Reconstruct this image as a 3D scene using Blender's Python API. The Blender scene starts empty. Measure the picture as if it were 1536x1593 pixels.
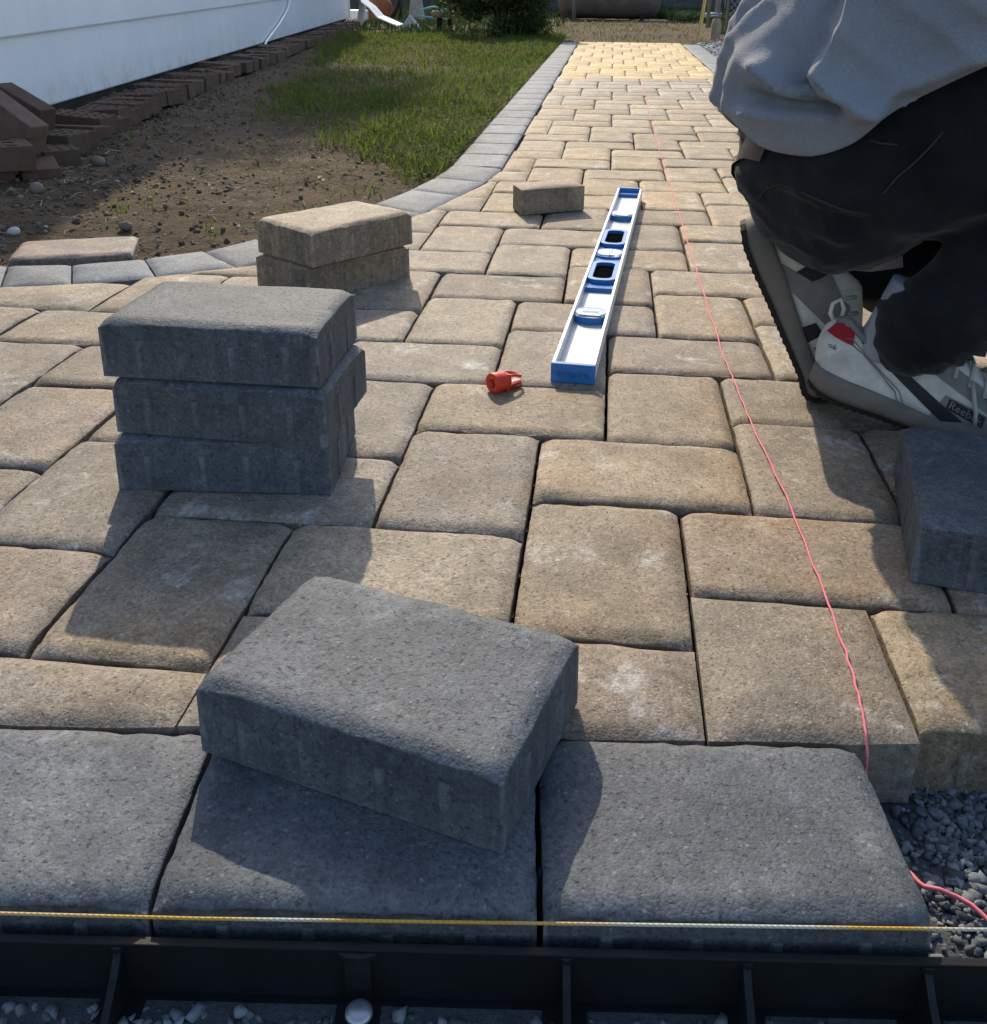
import bpy, bmesh, math, random
import numpy as np
from mathutils import Vector, Matrix

scene = bpy.context.scene
COL = scene.collection
R = math.radians
random.seed(7)
rng = np.random.default_rng(11)

# ------------------------------------------------------------------ camera, sky, sun, exposure
cam_d = bpy.data.cameras.new("camera")
cam = bpy.data.objects.new("camera", cam_d)
COL.objects.link(cam)
scene.camera = cam
cam_d.sensor_fit = 'HORIZONTAL'
cam_d.sensor_width = 36.0
cam_d.lens = 36.0 * 1537.94 / 1536.0
cam_d.shift_y = -227.5 / 1536.0
cam_d.clip_start = 0.02
cam_d.clip_end = 500.0
cam.location = (0.2122, -1.0618, 0.4988)
_yaw, _pit, _rol = 0.11, -0.3697, -0.0093
_M = (Matrix.Rotation(_yaw, 3, 'Z') @ Matrix.Rotation(_pit, 3, 'X') @ Matrix.Rotation(_rol, 3, 'Y'))
_C = Matrix((_M.col[0], _M.col[2], -_M.col[1])).transposed()
cam.rotation_euler = _C.to_euler()

SUN = Vector((-0.40, 1.39, 1.0)).normalized()          # towards the sun
world = bpy.data.worlds.new("World")
scene.world = world
world.use_nodes = True
wn = world.node_tree.nodes
sky = wn.new('ShaderNodeTexSky')
sky.sky_type = 'NISHITA'
sky.sun_disc = False
sky.sun_elevation = math.asin(SUN.z)
sky.sun_rotation = math.atan2(SUN.x, SUN.y)
sky.air_density = 1.0
sky.dust_density = 1.5
sky.ozone_density = 1.2
wn['Background'].inputs['Strength'].default_value = 0.15
world.node_tree.links.new(sky.outputs[0], wn['Background'].inputs[0])
sun_d = bpy.data.lights.new("sun", 'SUN')
sun_d.energy = 2.75
sun_d.angle = R(0.55)
sun_d.color = (1.0, 0.88, 0.68)
sun = bpy.data.objects.new("sun", sun_d)
COL.objects.link(sun)
sun.rotation_euler = SUN.to_track_quat('Z', 'Y').to_euler()
sun.location = (-3, 10, 8)

vs = scene.view_settings
vs.view_transform = 'Standard'
vs.look = 'None'
vs.gamma = 1.0
vs.use_curve_mapping = False
vs.exposure = 0.62

# ------------------------------------------------------------------ helpers
def noise2(x, y, s=0):
    """value noise, vectorised, range 0..1"""
    x = np.asarray(x, float); y = np.asarray(y, float)
    xi = np.floor(x).astype(np.int64); yi = np.floor(y).astype(np.int64)
    xf = x - xi; yf = y - yi
    u = xf * xf * (3 - 2 * xf); v = yf * yf * (3 - 2 * yf)
    def h(a, b):
        n = (a * 374761393 + b * 668265263 + s * 1442695041) & 0x7fffffff
        n = ((n ^ (n >> 13)) * 1274126177) & 0x7fffffff
        n = n ^ (n >> 16)
        return (n & 0xffff) / 65535.0
    return (h(xi, yi) * (1 - u) * (1 - v) + h(xi + 1, yi) * u * (1 - v)
            + h(xi, yi + 1) * (1 - u) * v + h(xi + 1, yi + 1) * u * v)

def fbm(x, y, s=0, o=4):
    a = 0; w = .5
    for k in range(o):
        a = a + w * noise2(x * 2 ** k, y * 2 ** k, s + 17 * k); w *= .5
    return a / (1 - .5 ** o)

def mesh_np(name, V, F, smooth=False):
    me = bpy.data.meshes.new(name)
    V = np.asarray(V, np.float32); F = np.asarray(F, np.int32)
    k = F.shape[1]
    me.vertices.add(len(V)); me.vertices.foreach_set('co', V.ravel())
    me.loops.add(F.size); me.loops.foreach_set('vertex_index', F.ravel())
    me.polygons.add(len(F))
    me.polygons.foreach_set('loop_start', np.arange(0, F.size, k, dtype=np.int32))
    me.polygons.foreach_set('loop_total', np.full(len(F), k, np.int32))
    if smooth:
        me.polygons.foreach_set('use_smooth', np.ones(len(F), bool))
    me.update(calc_edges=True); me.validate()
    return me

def link(name, me, mat=None, parent=None, loc=None, rot=None):
    o = bpy.data.objects.new(name, me)
    if mat is not None and me is not None and len(me.materials) == 0:
        me.materials.append(mat)
    COL.objects.link(o)
    if parent is not None: o.parent = parent
    if loc is not None: o.location = loc
    if rot is not None: o.rotation_euler = rot
    return o

def empty(name, loc=(0, 0, 0), rz=0, parent=None):
    o = bpy.data.objects.new(name, None); COL.objects.link(o)
    o.empty_display_size = .05
    o.location = loc; o.rotation_euler = (0, 0, rz)
    if parent is not None: o.parent = parent
    return o

def tag(o, label, cat, group=None):
    o['label'] = label; o['category'] = cat
    if group: o['group'] = group
    return o

class MB:
    def __init__(s): s.v = []; s.f = []
    def add(s, V, F):
        b = len(s.v); s.v += [tuple(p) for p in V]; s.f += [tuple(i + b for i in f) for f in F]; return s
    def box(s, x0, x1, y0, y1, z0, z1, M=None):
        V = [Vector((x, y, z)) for z in (z0, z1) for y in (y0, y1) for x in (x0, x1)]
        if M is not None: V = [M @ v for v in V]
        return s.add(V, [(0, 2, 3, 1), (4, 5, 7, 6), (0, 1, 5, 4), (2, 6, 7, 3), (0, 4, 6, 2), (1, 3, 7, 5)])
    def prism(s, poly, z0, z1, M=None):
        n = len(poly)
        V = [Vector((p[0], p[1], z0)) for p in poly] + [Vector((p[0], p[1], z1)) for p in poly]
        if M is not None: V = [M @ v for v in V]
        F = [tuple(range(n - 1, -1, -1)), tuple(range(n, 2 * n))]
        F += [(i, (i + 1) % n, n + (i + 1) % n, n + i) for i in range(n)]
        return s.add(V, F)
    def tube(s, pts, r, n=8, caps=True):
        pts = [Vector(p) for p in pts]; m = len(pts)
        rr = r if hasattr(r, '__len__') else [r] * m
        V = []; prev = None
        for i, p in enumerate(pts):
            t = (pts[min(i + 1, m - 1)] - pts[max(i - 1, 0)])
            t = t.normalized() if t.length > 1e-9 else Vector((0, 0, 1))
            if prev is None:
                a = Vector((0, 0, 1)) if abs(t.z) < .9 else Vector((1, 0, 0))
                u = t.cross(a).normalized()
            else:
                u = (prev - t * prev.dot(t)).normalized()
            prev = u; w = t.cross(u)
            for k in range(n):
                an = 2 * math.pi * k / n
                V.append(p + (u * math.cos(an) + w * math.sin(an)) * rr[i])
        F = [(i * n + k, i * n + (k + 1) % n, (i + 1) * n + (k + 1) % n, (i + 1) * n + k) for i in range(m - 1) for k in range(n)]
        if caps: F += [tuple(range(n - 1, -1, -1)), tuple(range((m - 1) * n, m * n))]
        return s.add(V, F)
    def mesh(s, name, smooth=False, bevel=0, seg=2):
        me = bpy.data.meshes.new(name); me.from_pydata(s.v, [], s.f); me.update()
        if bevel:
            bm = bmesh.new(); bm.from_mesh(me)
            bmesh.ops.bevel(bm, geom=bm.edges[:], offset=bevel, segments=seg, affect='EDGES', profile=.5)
            bm.to_mesh(me); bm.free()
        if smooth: me.polygons.foreach_set('use_smooth', [True] * len(me.polygons))
        return me
    def obj(s, name, mat, parent=None, smooth=False, bevel=0, loc=None, rot=None):
        return link(name, s.mesh(name, smooth, bevel), mat, parent, loc, rot)

# ------------------------------------------------------------------ materials
class NT:
    """small node-tree helper"""
    def __init__(s, name):
        s.m = bpy.data.materials.new(name); s.m.use_nodes = True
        s.t = s.m.node_tree; s.b = s.t.nodes['Principled BSDF']
    def n(s, typ, **kw):
        nd = s.t.nodes.new(typ)
        for k, v in kw.items():
            if k in nd.inputs: nd.inputs[k].default_value = v
            else: setattr(nd, k, v)
        return nd
    def l(s, a, b): s.t.links.new(a, b)
    def noise(s, vec, scale, detail=4, rough=.55, dist=0):
        nd = s.n('ShaderNodeTexNoise', Scale=scale, Detail=detail, Roughness=rough, Distortion=dist)
        if vec is not None: s.l(vec, nd.inputs['Vector'])
        return nd.outputs['Fac']
    def ramp(s, fac, p0, p1, c0=(0, 0, 0, 1), c1=(1, 1, 1, 1)):
        nd = s.n('ShaderNodeValToRGB'); e = nd.color_ramp.elements
        e[0].position = p0; e[1].position = p1; e[0].color = c0; e[1].color = c1
        s.l(fac, nd.inputs[0]); return nd.outputs[0]
    def mix(s, fac, a, b, mode='MIX'):
        nd = s.n('ShaderNodeMix', data_type='RGBA', blend_type=mode)
        for i, q in ((0, fac), (6, a), (7, b)):
            if hasattr(q, 'is_linked') or hasattr(q, 'links'): s.l(q, nd.inputs[i])
            elif isinstance(q, (int, float)): nd.inputs[i].default_value = q
            else: nd.inputs[i].default_value = (*q[:3], 1)
        return nd.outputs[2]
    def math(s, op, a, b=None):
        nd = s.n('ShaderNodeMath', operation=op)
        for i, q in ((0, a), (1, b)):
            if q is None: continue
            if isinstance(q, (int, float)): nd.inputs[i].default_value = q
            else: s.l(q, nd.inputs[i])
        return nd.outputs[0]
    def bump(s, h, strength=.5, dist=.002, normal=None):
        nd = s.n('ShaderNodeBump', Strength=strength, Distance=dist)
        s.l(h, nd.inputs['Height'])
        if normal is not None: s.l(normal, nd.inputs['Normal'])
        s.l(nd.outputs[0], s.b.inputs['Normal']); return nd.outputs[0]
    def coords(s, rand=True):
        tc = s.n('ShaderNodeTexCoord')
        if not rand: return tc.outputs['Object']
        oi = s.n('ShaderNodeObjectInfo')
        mul = s.n('ShaderNodeVectorMath', operation='SCALE'); mul.inputs[0].default_value = (13.1, 7.7, 3.3)
        s.l(oi.outputs['Random'], mul.inputs['Scale'])
        ad = s.n('ShaderNodeVectorMath', operation='ADD')
        s.l(tc.outputs['Object'], ad.inputs[0]); s.l(mul.outputs[0], ad.inputs[1])
        return ad.outputs[0]

def simple(name, col, rough=.6, metal=0.0, spec=.5, var=.0, scale=30, bump=0, bscale=200, bdist=.001):
    t = NT(name); t.b.inputs['Roughness'].default_value = rough; t.b.inputs['Metallic'].default_value = metal
    t.b.inputs['Specular IOR Level'].default_value = spec
    c = t.coords()
    if var:
        f = t.noise(c, scale, 5)
        t.l(t.mix(t.ramp(f, .3, .7), [k * (1 - var) for k in col], [min(1, k * (1 + var)) for k in col]), t.b.inputs['Base Color'])
    else:
        t.b.inputs['Base Color'].default_value = (*col, 1)
    if bump:
        t.bump(t.noise(c, bscale, 4), bump, bdist)
    return t.m

def paver_material(name, dim, pale, dark_chip, light_chip, efflo, warm, rim_amt):
    """moulded concrete: colour from the object, chips, pits, lime bloom"""
    t = NT(name); c = t.coords()
    oi = t.n('ShaderNodeObjectInfo')
    base = oi.outputs['Color']
    cloud = t.noise(c, 16, 5, .6)
    col = t.mix(t.ramp(cloud, .35, .68), t.mix(1.0, base, dim, 'MULTIPLY'), t.mix(1.0, base, pale, 'MULTIPLY'))
    blot = t.ramp(t.noise(c, 30, 5, .7), .52, .72)
    col = t.mix(t.math('MULTIPLY', blot, .45), col, t.mix(1.0, base, (.58, .55, .52), 'MULTIPLY'))
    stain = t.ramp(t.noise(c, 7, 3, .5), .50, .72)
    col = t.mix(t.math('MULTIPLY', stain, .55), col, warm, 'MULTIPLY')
    def cells(scale):
        v = t.n('ShaderNodeTexVoronoi', Scale=scale); t.l(c, v.inputs['Vector'])
        sp_ = t.n('ShaderNodeSeparateColor'); t.l(v.outputs['Color'], sp_.inputs[0]); return v.outputs['Distance'], sp_
    d1, g1 = cells(520.0); d2, g2 = cells(260.0)
    grain = g1.outputs[0]
    col = t.mix(.48, col, t.ramp(grain, .0, 1.0, (.50, .50, .50, 1), (1.45, 1.45, 1.45, 1)), 'MULTIPLY')
    col = t.mix(.45, col, t.ramp(g2.outputs[1], .0, 1.0, (.66, .66, .66, 1), (1.34, 1.34, 1.34, 1)), 'MULTIPLY')
    mid = t.noise(c, 75, 5, .7)
    col = t.mix(.65, col, t.ramp(mid, .3, .7, (.68, .67, .66, 1), (1.28, 1.28, 1.28, 1)), 'MULTIPLY')
    chipL = t.math('MULTIPLY', t.ramp(g2.outputs[0], .90, .97), t.ramp(d2, .15, .45, (1, 1, 1, 1), (0, 0, 0, 1)))
    chipD = t.ramp(t.noise(c, 230, 3, .6), .60, .67)
    col = t.mix(t.math('MULTIPLY', chipL, .50), col, light_chip)
    col = t.mix(t.math('MULTIPLY', chipD, .68), col, dark_chip)
    bl = t.math('MULTIPLY', t.ramp(t.noise(c, 13, 6, .72, .3), .575, .72), t.ramp(mid, .35, .6))
    col = t.mix(t.math('MULTIPLY', bl, efflo), col, (.66, .64, .60))
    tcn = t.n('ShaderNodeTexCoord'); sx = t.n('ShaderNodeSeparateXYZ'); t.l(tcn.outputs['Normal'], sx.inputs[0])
    body = t.ramp(sx.outputs['Z'], .25, .5, (1, 1, 1, 1), (0, 0, 0, 1))  # side faces darkened in the colour, standing in for their shade
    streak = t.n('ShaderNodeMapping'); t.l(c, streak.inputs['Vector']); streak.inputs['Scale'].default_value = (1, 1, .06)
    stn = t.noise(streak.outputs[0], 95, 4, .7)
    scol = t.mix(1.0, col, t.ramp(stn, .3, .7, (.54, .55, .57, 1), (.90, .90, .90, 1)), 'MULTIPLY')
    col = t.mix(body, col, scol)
    gp_ = t.n('ShaderNodeNewGeometry')
    rim = t.math('MULTIPLY', t.ramp(gp_.outputs['Pointiness'], .54, .64), t.ramp(t.noise(c, 60, 3, .6), .35, .6))
    col = t.mix(t.math('MULTIPLY', rim, rim_amt), col, light_chip)
    t.l(col, t.b.inputs['Base Color'])
    t.b.inputs['Roughness'].default_value = .74
    t.b.inputs['Specular IOR Level'].default_value = .5
    h = t.math('ADD', t.math('MULTIPLY', d2, -.22), t.math('ADD', t.math('MULTIPLY', d1, -.30), t.math('ADD', t.math('MULTIPLY', mid, .35), t.math('MULTIPLY', cloud, .6))))
    h = t.math('SUBTRACT', h, t.math('MULTIPLY', chipD, .8))
    h = t.math('ADD', h, t.math('MULTIPLY', chipL, .22))
    t.bump(h, .55, .0018)
    return t.m

M = {}
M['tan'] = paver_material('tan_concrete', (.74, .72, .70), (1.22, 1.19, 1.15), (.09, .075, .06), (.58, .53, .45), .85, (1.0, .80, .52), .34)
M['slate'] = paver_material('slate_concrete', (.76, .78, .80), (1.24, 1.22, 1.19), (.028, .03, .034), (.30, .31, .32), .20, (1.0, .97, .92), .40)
M['plastic_black'] = simple('black_plastic', (.0075, .0085, .010), .55, 0, .3, .25, 40, .15, 300, .0006)
M['alu'] = simple('aluminium', (.40, .43, .46), .45, .2, .5, .16, 45, .08, 160, .0006)
M['alu_edge'] = simple('milled_aluminium', (.82, .82, .81), .4, .3, .5, .04, 40)
M['blue'] = simple('blue_plastic', (.022, .17, .46), .36, 0, .5, .12, 50)
M['blue_shade'] = simple('shaded_blue_plastic', (.012, .095, .28), .45)
M['hole_shade'] = simple('painted_hole_shade', (.006, .006, .006), 1.0, 0, 0.0)
M['red'] = simple('red_plastic', (.72, .045, .014), .42, 0, .5, .15, 60, .1, 200, .0005)
M['red_shade'] = simple('red_slot_shade', (.22, .012, .006), .6)
M['pink'] = simple('pink_twine', (.86, .22, .26), .7, 0, .3, .1, 300)
M['steel'] = simple('galvanised_steel', (.44, .46, .48), .38, .75, .5, .18, 60, .2, 150, .0008)
M['cable'] = simple('white_cable', (.82, .82, .80), .45)
M['vial'] = simple('vial_green', (.30, .34, .08), .2)
M['bubble'] = simple('bubble', (.75, .78, .6), .2)
M['yellow_wood'] = simple('yellow_stake', (.66, .50, .17), .7, 0, .3, .12, 20, .2, 90, .001)
M['rope'] = None

def glass(name, col=(.9, .95, 1.0)):
    t = NT(name); t.b.inputs['Base Color'].default_value = (*col, 1)
    t.b.inputs['Roughness'].default_value = .04; t.b.inputs['Transmission Weight'].default_value = .92
    t.b.inputs['IOR'].default_value = 1.47
    return t.m
M['acrylic'] = glass('clear_acrylic')

def twisted(name):
    """two-tone mason line: yellow and white strands, colour changes along the run"""
    t = NT(name); tc = t.n('ShaderNodeTexCoord')
    sp = t.n('ShaderNodeSeparateXYZ'); t.l(tc.outputs['Object'], sp.inputs[0])
    n1 = t.n('ShaderNodeTexNoise', Scale=7.0, Detail=1.0); t.l(tc.outputs['Object'], n1.inputs['Vector'])
    w = t.n('ShaderNodeTexWave', wave_type='BANDS', bands_direction='DIAGONAL', Scale=160.0); t.l(tc.outputs['Object'], w.inputs['Vector'])
    f = t.ramp(n1.outputs['Fac'], .40, .50)
    col = t.mix(f, (.60, .57, .50), (.62, .34, .03))
    col = t.mix(t.math('MULTIPLY', w.outputs['Fac'], .45), col, (.30, .24, .10))
    t.l(col, t.b.inputs['Base Color']); t.b.inputs['Roughness'].default_value = .7
    t.bump(w.outputs['Fac'], .5, .0008)
    return t.m
M['rope'] = twisted('two_tone_mason_line')

def soil_mat():
    t = NT('soil'); tc = t.n('ShaderNodeTexCoord'); c = tc.outputs['Object']
    a = t.noise(c, 1.7, 6, .6, .4); b = t.noise(c, 14, 6, .65); g = t.noise(c, 90, 5, .7)
    col = t.mix(t.ramp(a, .38, .66), (.090, .062, .040), (.200, .140, .088))
    col = t.mix(t.ramp(b, .3, .75), col, (.195, .142, .092))
    col = t.mix(.7, col, t.ramp(g, .25, .75, (.45, .45, .45, 1), (1.35, 1.32, 1.28, 1)), 'MULTIPLY')
    vo = t.n('ShaderNodeTexVoronoi', Scale=48.0); t.l(c, vo.inputs['Vector'])
    sp = t.n('ShaderNodeSeparateColor'); t.l(vo.outputs['Color'], sp.inputs[0])
    chip = t.math('MULTIPLY', t.math('GREATER_THAN', sp.outputs[0], .93), t.math('LESS_THAN', vo.outputs['Distance'], .3))
    col = t.mix(t.math('MULTIPLY', chip, .6), col, (.38, .35, .30))
    t.l(col, t.b.inputs['Base Color']); t.b.inputs['Roughness'].default_value = .95
    t.b.inputs['Specular IOR Level'].default_value = .2
    h = t.math('ADD', t.math('MULTIPLY', b, 1.5), g)
    t.bump(h, 1.0, .020)
    return t.m
M['soil'] = soil_mat()

def stone_mat(name, c0, c1, bs=120):
    """loose stone: every island takes its own tone"""
    t = NT(name); g = t.n('ShaderNodeNewGeometry')
    tc = t.n('ShaderNodeTexCoord')
    n = t.noise(tc.outputs['Object'], bs, 4, .6)
    r = t.ramp(g.outputs['Random Per Island'], 0, 1, (*c0, 1), (*c1, 1))
    col = t.mix(.6, r, t.ramp(n, .3, .7, (.7, .7, .7, 1), (1.25, 1.25, 1.25, 1)), 'MULTIPLY')
    t.l(col, t.b.inputs['Base Color']); t.b.inputs['Roughness'].default_value = .9
    t.b.inputs['Specular IOR Level'].default_value = .3
    t.bump(n, .5, .002)
    return t.m
M['blue_gravel'] = stone_mat('crushed_bluestone', (.070, .082, .092), (.25, .27, .28))
M['white_gravel'] = stone_mat('pale_gravel', (.26, .26, .26), (.66, .64, .60), 40)
M['clod'] = stone_mat('soil_clod', (.085, .064, .046), (.20, .155, .11), 90)
M['grit'] = stone_mat('grit', (.10, .09, .08), (.60, .56, .50), 200)
M['straw'] = stone_mat('dry_straw', (.16, .125, .075), (.44, .38, .27), 50)

def dust_mat():
    t = NT('stone_dust'); tc = t.n('ShaderNodeTexCoord'); c = tc.outputs['Object']
    a = t.noise(c, 60, 5, .7); g = t.noise(c, 400, 4, .7)
    col = t.mix(t.ramp(a, .3, .7), (.052, .060, .068), (.115, .125, .135))
    col = t.mix(.6, col, t.ramp(g, .25, .75, (.5, .5, .5, 1), (1.4, 1.4, 1.4, 1)), 'MULTIPLY')
    t.l(col, t.b.inputs['Base Color']); t.b.inputs['Roughness'].default_value = .95
    t.bump(t.math('ADD', a, g), .8, .004)
    return t.m
M['dust'] = dust_mat()

def brick_mat(name, c0, c1):
    t = NT(name); c = t.coords(); oi = t.n('ShaderNodeObjectInfo')
    n = t.noise(c, 22, 6, .65); g = t.noise(c, 230, 4, .7)
    col = t.mix(oi.outputs['Random'], c0, c1)
    col = t.mix(t.ramp(n, .42, .72), col, (.135, .105, .08))
    col = t.mix(.6, col, t.ramp(g, .25, .75, (.55, .55, .55, 1), (1.3, 1.3, 1.3, 1)), 'MULTIPLY')
    t.l(col, t.b.inputs['Base Color']); t.b.inputs['Roughness'].default_value = .92
    t.b.inputs['Specular IOR Level'].default_value = .25
    t.bump(t.math('ADD', n, g), .8, .003)
    return t.m
M['brick'] = brick_mat('old_brick', (.140, .072, .048), (.110, .074, .054))
M['brick_pale'] = brick_mat('pale_brick', (.20, .13, .10), (.24, .16, .12))

def siding_mat():
    t = NT('white_siding'); c = t.coords(False)
    n = t.noise(c, 2.2, 5, .6); d = t.noise(c, 26, 4, .7)
    col = t.mix(t.ramp(n, .35, .75), (.72, .76, .81), (.80, .83, .87))
    col = t.mix(t.ramp(d, .70, .80), col, (.36, .35, .33))
    sz_ = t.n('ShaderNodeSeparateXYZ'); t.l(c, sz_.inputs[0])
    spl = t.math('MULTIPLY', t.ramp(sz_.outputs['Z'], .10, .22, (1, 1, 1, 1), (0, 0, 0, 1)), t.ramp(t.noise(c, 9, 6, .75), .45, .75))
    col = t.mix(t.math('MULTIPLY', spl, .6), col, (.30, .26, .21))
    drip = t.n('ShaderNodeMapping'); t.l(c, drip.inputs['Vector']); drip.inputs['Scale'].default_value = (1, 1, .12)
    col = t.mix(t.math('MULTIPLY', t.ramp(t.noise(drip.outputs[0], 14, 4, .7), .55, .8), .25), col, (.45, .46, .46))
    t.l(col, t.b.inputs['Base Color']); t.b.inputs['Roughness'].default_value = .42
    t.bump(t.noise(c, 45, 3), .15, .002)
    return t.m
M['siding'] = siding_mat()
M['trim'] = simple('white_trim', (.78, .78, .76), .5, 0, .5, .05, 8)
M['roof'] = simple('grey_shingle', (.09, .085, .08), .9, 0, .2, .3, 12, .6, 60, .01)
M['foundation'] = simple('foundation', (.10, .09, .08), .95, 0, .2, .3, 10, .6, 40, .01)

def leaf_mat(name, c0, c1, c2, trans=.35):
    t = NT(name); g = t.n('ShaderNodeNewGeometry')
    tc = t.n('ShaderNodeTexCoord')
    n = t.noise(tc.outputs['Object'], 1.4, 4, .6)
    r = t.ramp(g.outputs['Random Per Island'], 0, 1, (*c0, 1), (*c1, 1))
    col = t.mix(t.ramp(n, .45, .7), r, c2)
    t.l(col, t.b.inputs['Base Color']); t.b.inputs['Roughness'].default_value = .7
    t.b.inputs['Specular IOR Level'].default_value = .12
    tr = t.n('ShaderNodeBsdfTranslucent'); t.l(t.mix(1.0, col, (1.5, 1.6, .8), 'MULTIPLY'), tr.inputs['Color'])
    mx = t.n('ShaderNodeMixShader'); mx.inputs[0].default_value = trans
    out = t.t.nodes['Material Output']
    t.l(t.b.outputs[0], mx.inputs[1]); t.l(tr.outputs[0], mx.inputs[2]); t.l(mx.outputs[0], out.inputs[0])
    return t.m
M['grass'] = leaf_mat('grass_blade', (.055, .090, .022), (.135, .165, .046), (.135, .130, .062), .44)
M['dark_grass'] = leaf_mat('dark_grass_blade', (.028, .060, .020), (.060, .095, .035), (.05, .065, .032), .15)  # darker green for the rough far grass
M['dry_grass'] = leaf_mat('dry_grass', (.12, .105, .055), (.26, .22, .12), (.16, .14, .08), .3)
M['shrub'] = leaf_mat('shrub_leaf', (.030, .052, .020), (.105, .125, .045), (.050, .070, .026), .28)
M['bark'] = simple('bark', (.07, .052, .038), .9, 0, .2, .3, 30, .7, 80, .01)

def cloth(name, c0, c1, scale=420, rough=.9, sheen=.2):
    t = NT(name); tc = t.n('ShaderNodeTexCoord'); c = tc.outputs['Object']
    n = t.noise(c, 9, 5, .6); w = t.noise(c, scale, 2, .5)
    col = t.mix(t.ramp(n, .35, .7), c0, c1)
    col = t.mix(.5, col, t.ramp(w, .3, .7, (.8, .8, .8, 1), (1.15, 1.15, 1.15, 1)), 'MULTIPLY')
    t.l(col, t.b.inputs['Base Color']); t.b.inputs['Roughness'].default_value = rough
    t.b.inputs['Specular IOR Level'].default_value = .15
    t.b.inputs['Sheen Weight'].default_value = sheen
    t.bump(t.math('ADD', w, t.math('MULTIPLY', n, 2.0)), .6, .0016)
    return t.m
M['shirt'] = cloth('grey_sweatshirt', (.215, .225, .25), (.27, .28, .30))
M['trousers'] = cloth('black_trousers', (.005, .0058, .0072), (.019, .020, .022), 380, .85, .12)
M['seam'] = simple('trouser_stitch', (.028, .026, .025), .8)
M['skin'] = simple('skin', (.50, .30, .21), .55, 0, .4, .08, 30)
M['hair'] = simple('dark_hair', (.03, .022, .016), .7, 0, .3, .3, 200, .6, 300, .003)
M['leather_brown'] = simple('brown_belt', (.12, .062, .030), .55, 0, .4, .35, 40, .4, 80, .002)
M['shoe_white'] = simple('white_leather', (.52, .49, .43), .55, 0, .35, .22, 45, .3, 110, .0012)
M['shoe_grey'] = simple('grey_suede', (.20, .185, .165), .9, 0, .2, .15, 60, .3, 500, .0008)
M['shoe_dark'] = simple('black_stripe', (.018, .018, .02), .6, 0, .3)
M['shoe_sole'] = simple('taupe_midsole', (.17, .15, .125), .8, 0, .25, .15, 40, .2, 200, .001)
M['outsole'] = simple('dark_outsole', (.022, .02, .018), .8, 0, .25)
M['shoe_red'] = simple('red_tab', (.30, .012, .016), .7, 0, .3)
M['lace'] = simple('grey_lace', (.34, .33, .30), .85)
M['sock'] = cloth('pale_sock', (.30, .29, .32), (.36, .35, .38))
M['terracotta'] = simple('terracotta', (.23, .085, .040), .85, 0, .25, .2, 12)
M['concrete'] = simple('pale_concrete', (.36, .35, .33), .9, 0, .2, .2, 15, .4, 60, .004)
M['white_plastic'] = simple('white_sheet', (.74, .75, .74), .5, 0, .4, .1, 10)
M['hose'] = simple('teal_hose', (.22, .56, .54), .5)
M['tank'] = simple('rusty_tank', (.17, .135, .115), .75, .1, .3, .3, 5, .3, 40, .004)
M['fence'] = simple('weathered_fence', (.075, .083, .078), .9, 0, .2, .3, 6, .5, 30, .004)
M['charred'] = simple('dark_log', (.035, .030, .026), .9, 0, .2, .3, 20, .5, 40, .006)
M['tan_rock'] = simple('tan_rock', (.40, .31, .21), .9, 0, .2, .2, 15, .5, 50, .006)
M['grey_rock'] = simple('grey_rock', (.20, .165, .13), .9, 0, .2, .25, 40, .5, 120, .003)
M['white_rock'] = simple('pale_rock', (.56, .55, .52), .85, 0, .2, .15, 40, .4, 100, .003)

# ------------------------------------------------------------------ layout of the place (metres)
U = 0.0762                                     # half of a six-inch paver
GAP = 0.0028
# left border, inner and outer edge from far to near, then turning towards the house
INNER = [(-.083, 8.55), (-.083, 1.80), (-.108, 1.58), (-.150, 1.40), (-.207, 1.18), (-.285, .985), (-.375, .80), (-.465, .668), (-.585, .585), (-.711, .518), (-.822, .482), (-1.05, .44), (-1.28, .42), (-1.6, .40)]
OUTER = [(-.236, 8.55), (-.236, 1.84), (-.255, 1.63), (-.290, 1.46), (-.345, 1.26), (-.425, 1.06), (-.505, .895), (-.572, .775), (-.660, .700), (-.776, .640), (-.890, .617), (-1.08, .585), (-1.29, .565), (-1.6, .55)]
XR_IN, XR_OUT = .845, .998
FAR_Y = 8.55
FS = .0925                                     # slope of the front border
def front_back_y(x): return -.5135 + FS * x
def front_front_y(x): return -.6615 + FS * x

def in_path(X, Y, grow=0.0):
    """inside the outer line of the left border (vectorised, approximate)"""
    xs = np.array([p[0] for p in OUTER][::-1]); ys = np.array([p[1] for p in OUTER][::-1])
    lim_y = np.interp(X, xs[:-1], ys[:-1], left=.55, right=99)      # for the curved run, y limit as a function of x
    lim_y = np.where(X >= -.2359, 99, lim_y)
    return (Y < lim_y + grow) & (X < XR_OUT + .01)

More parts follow.
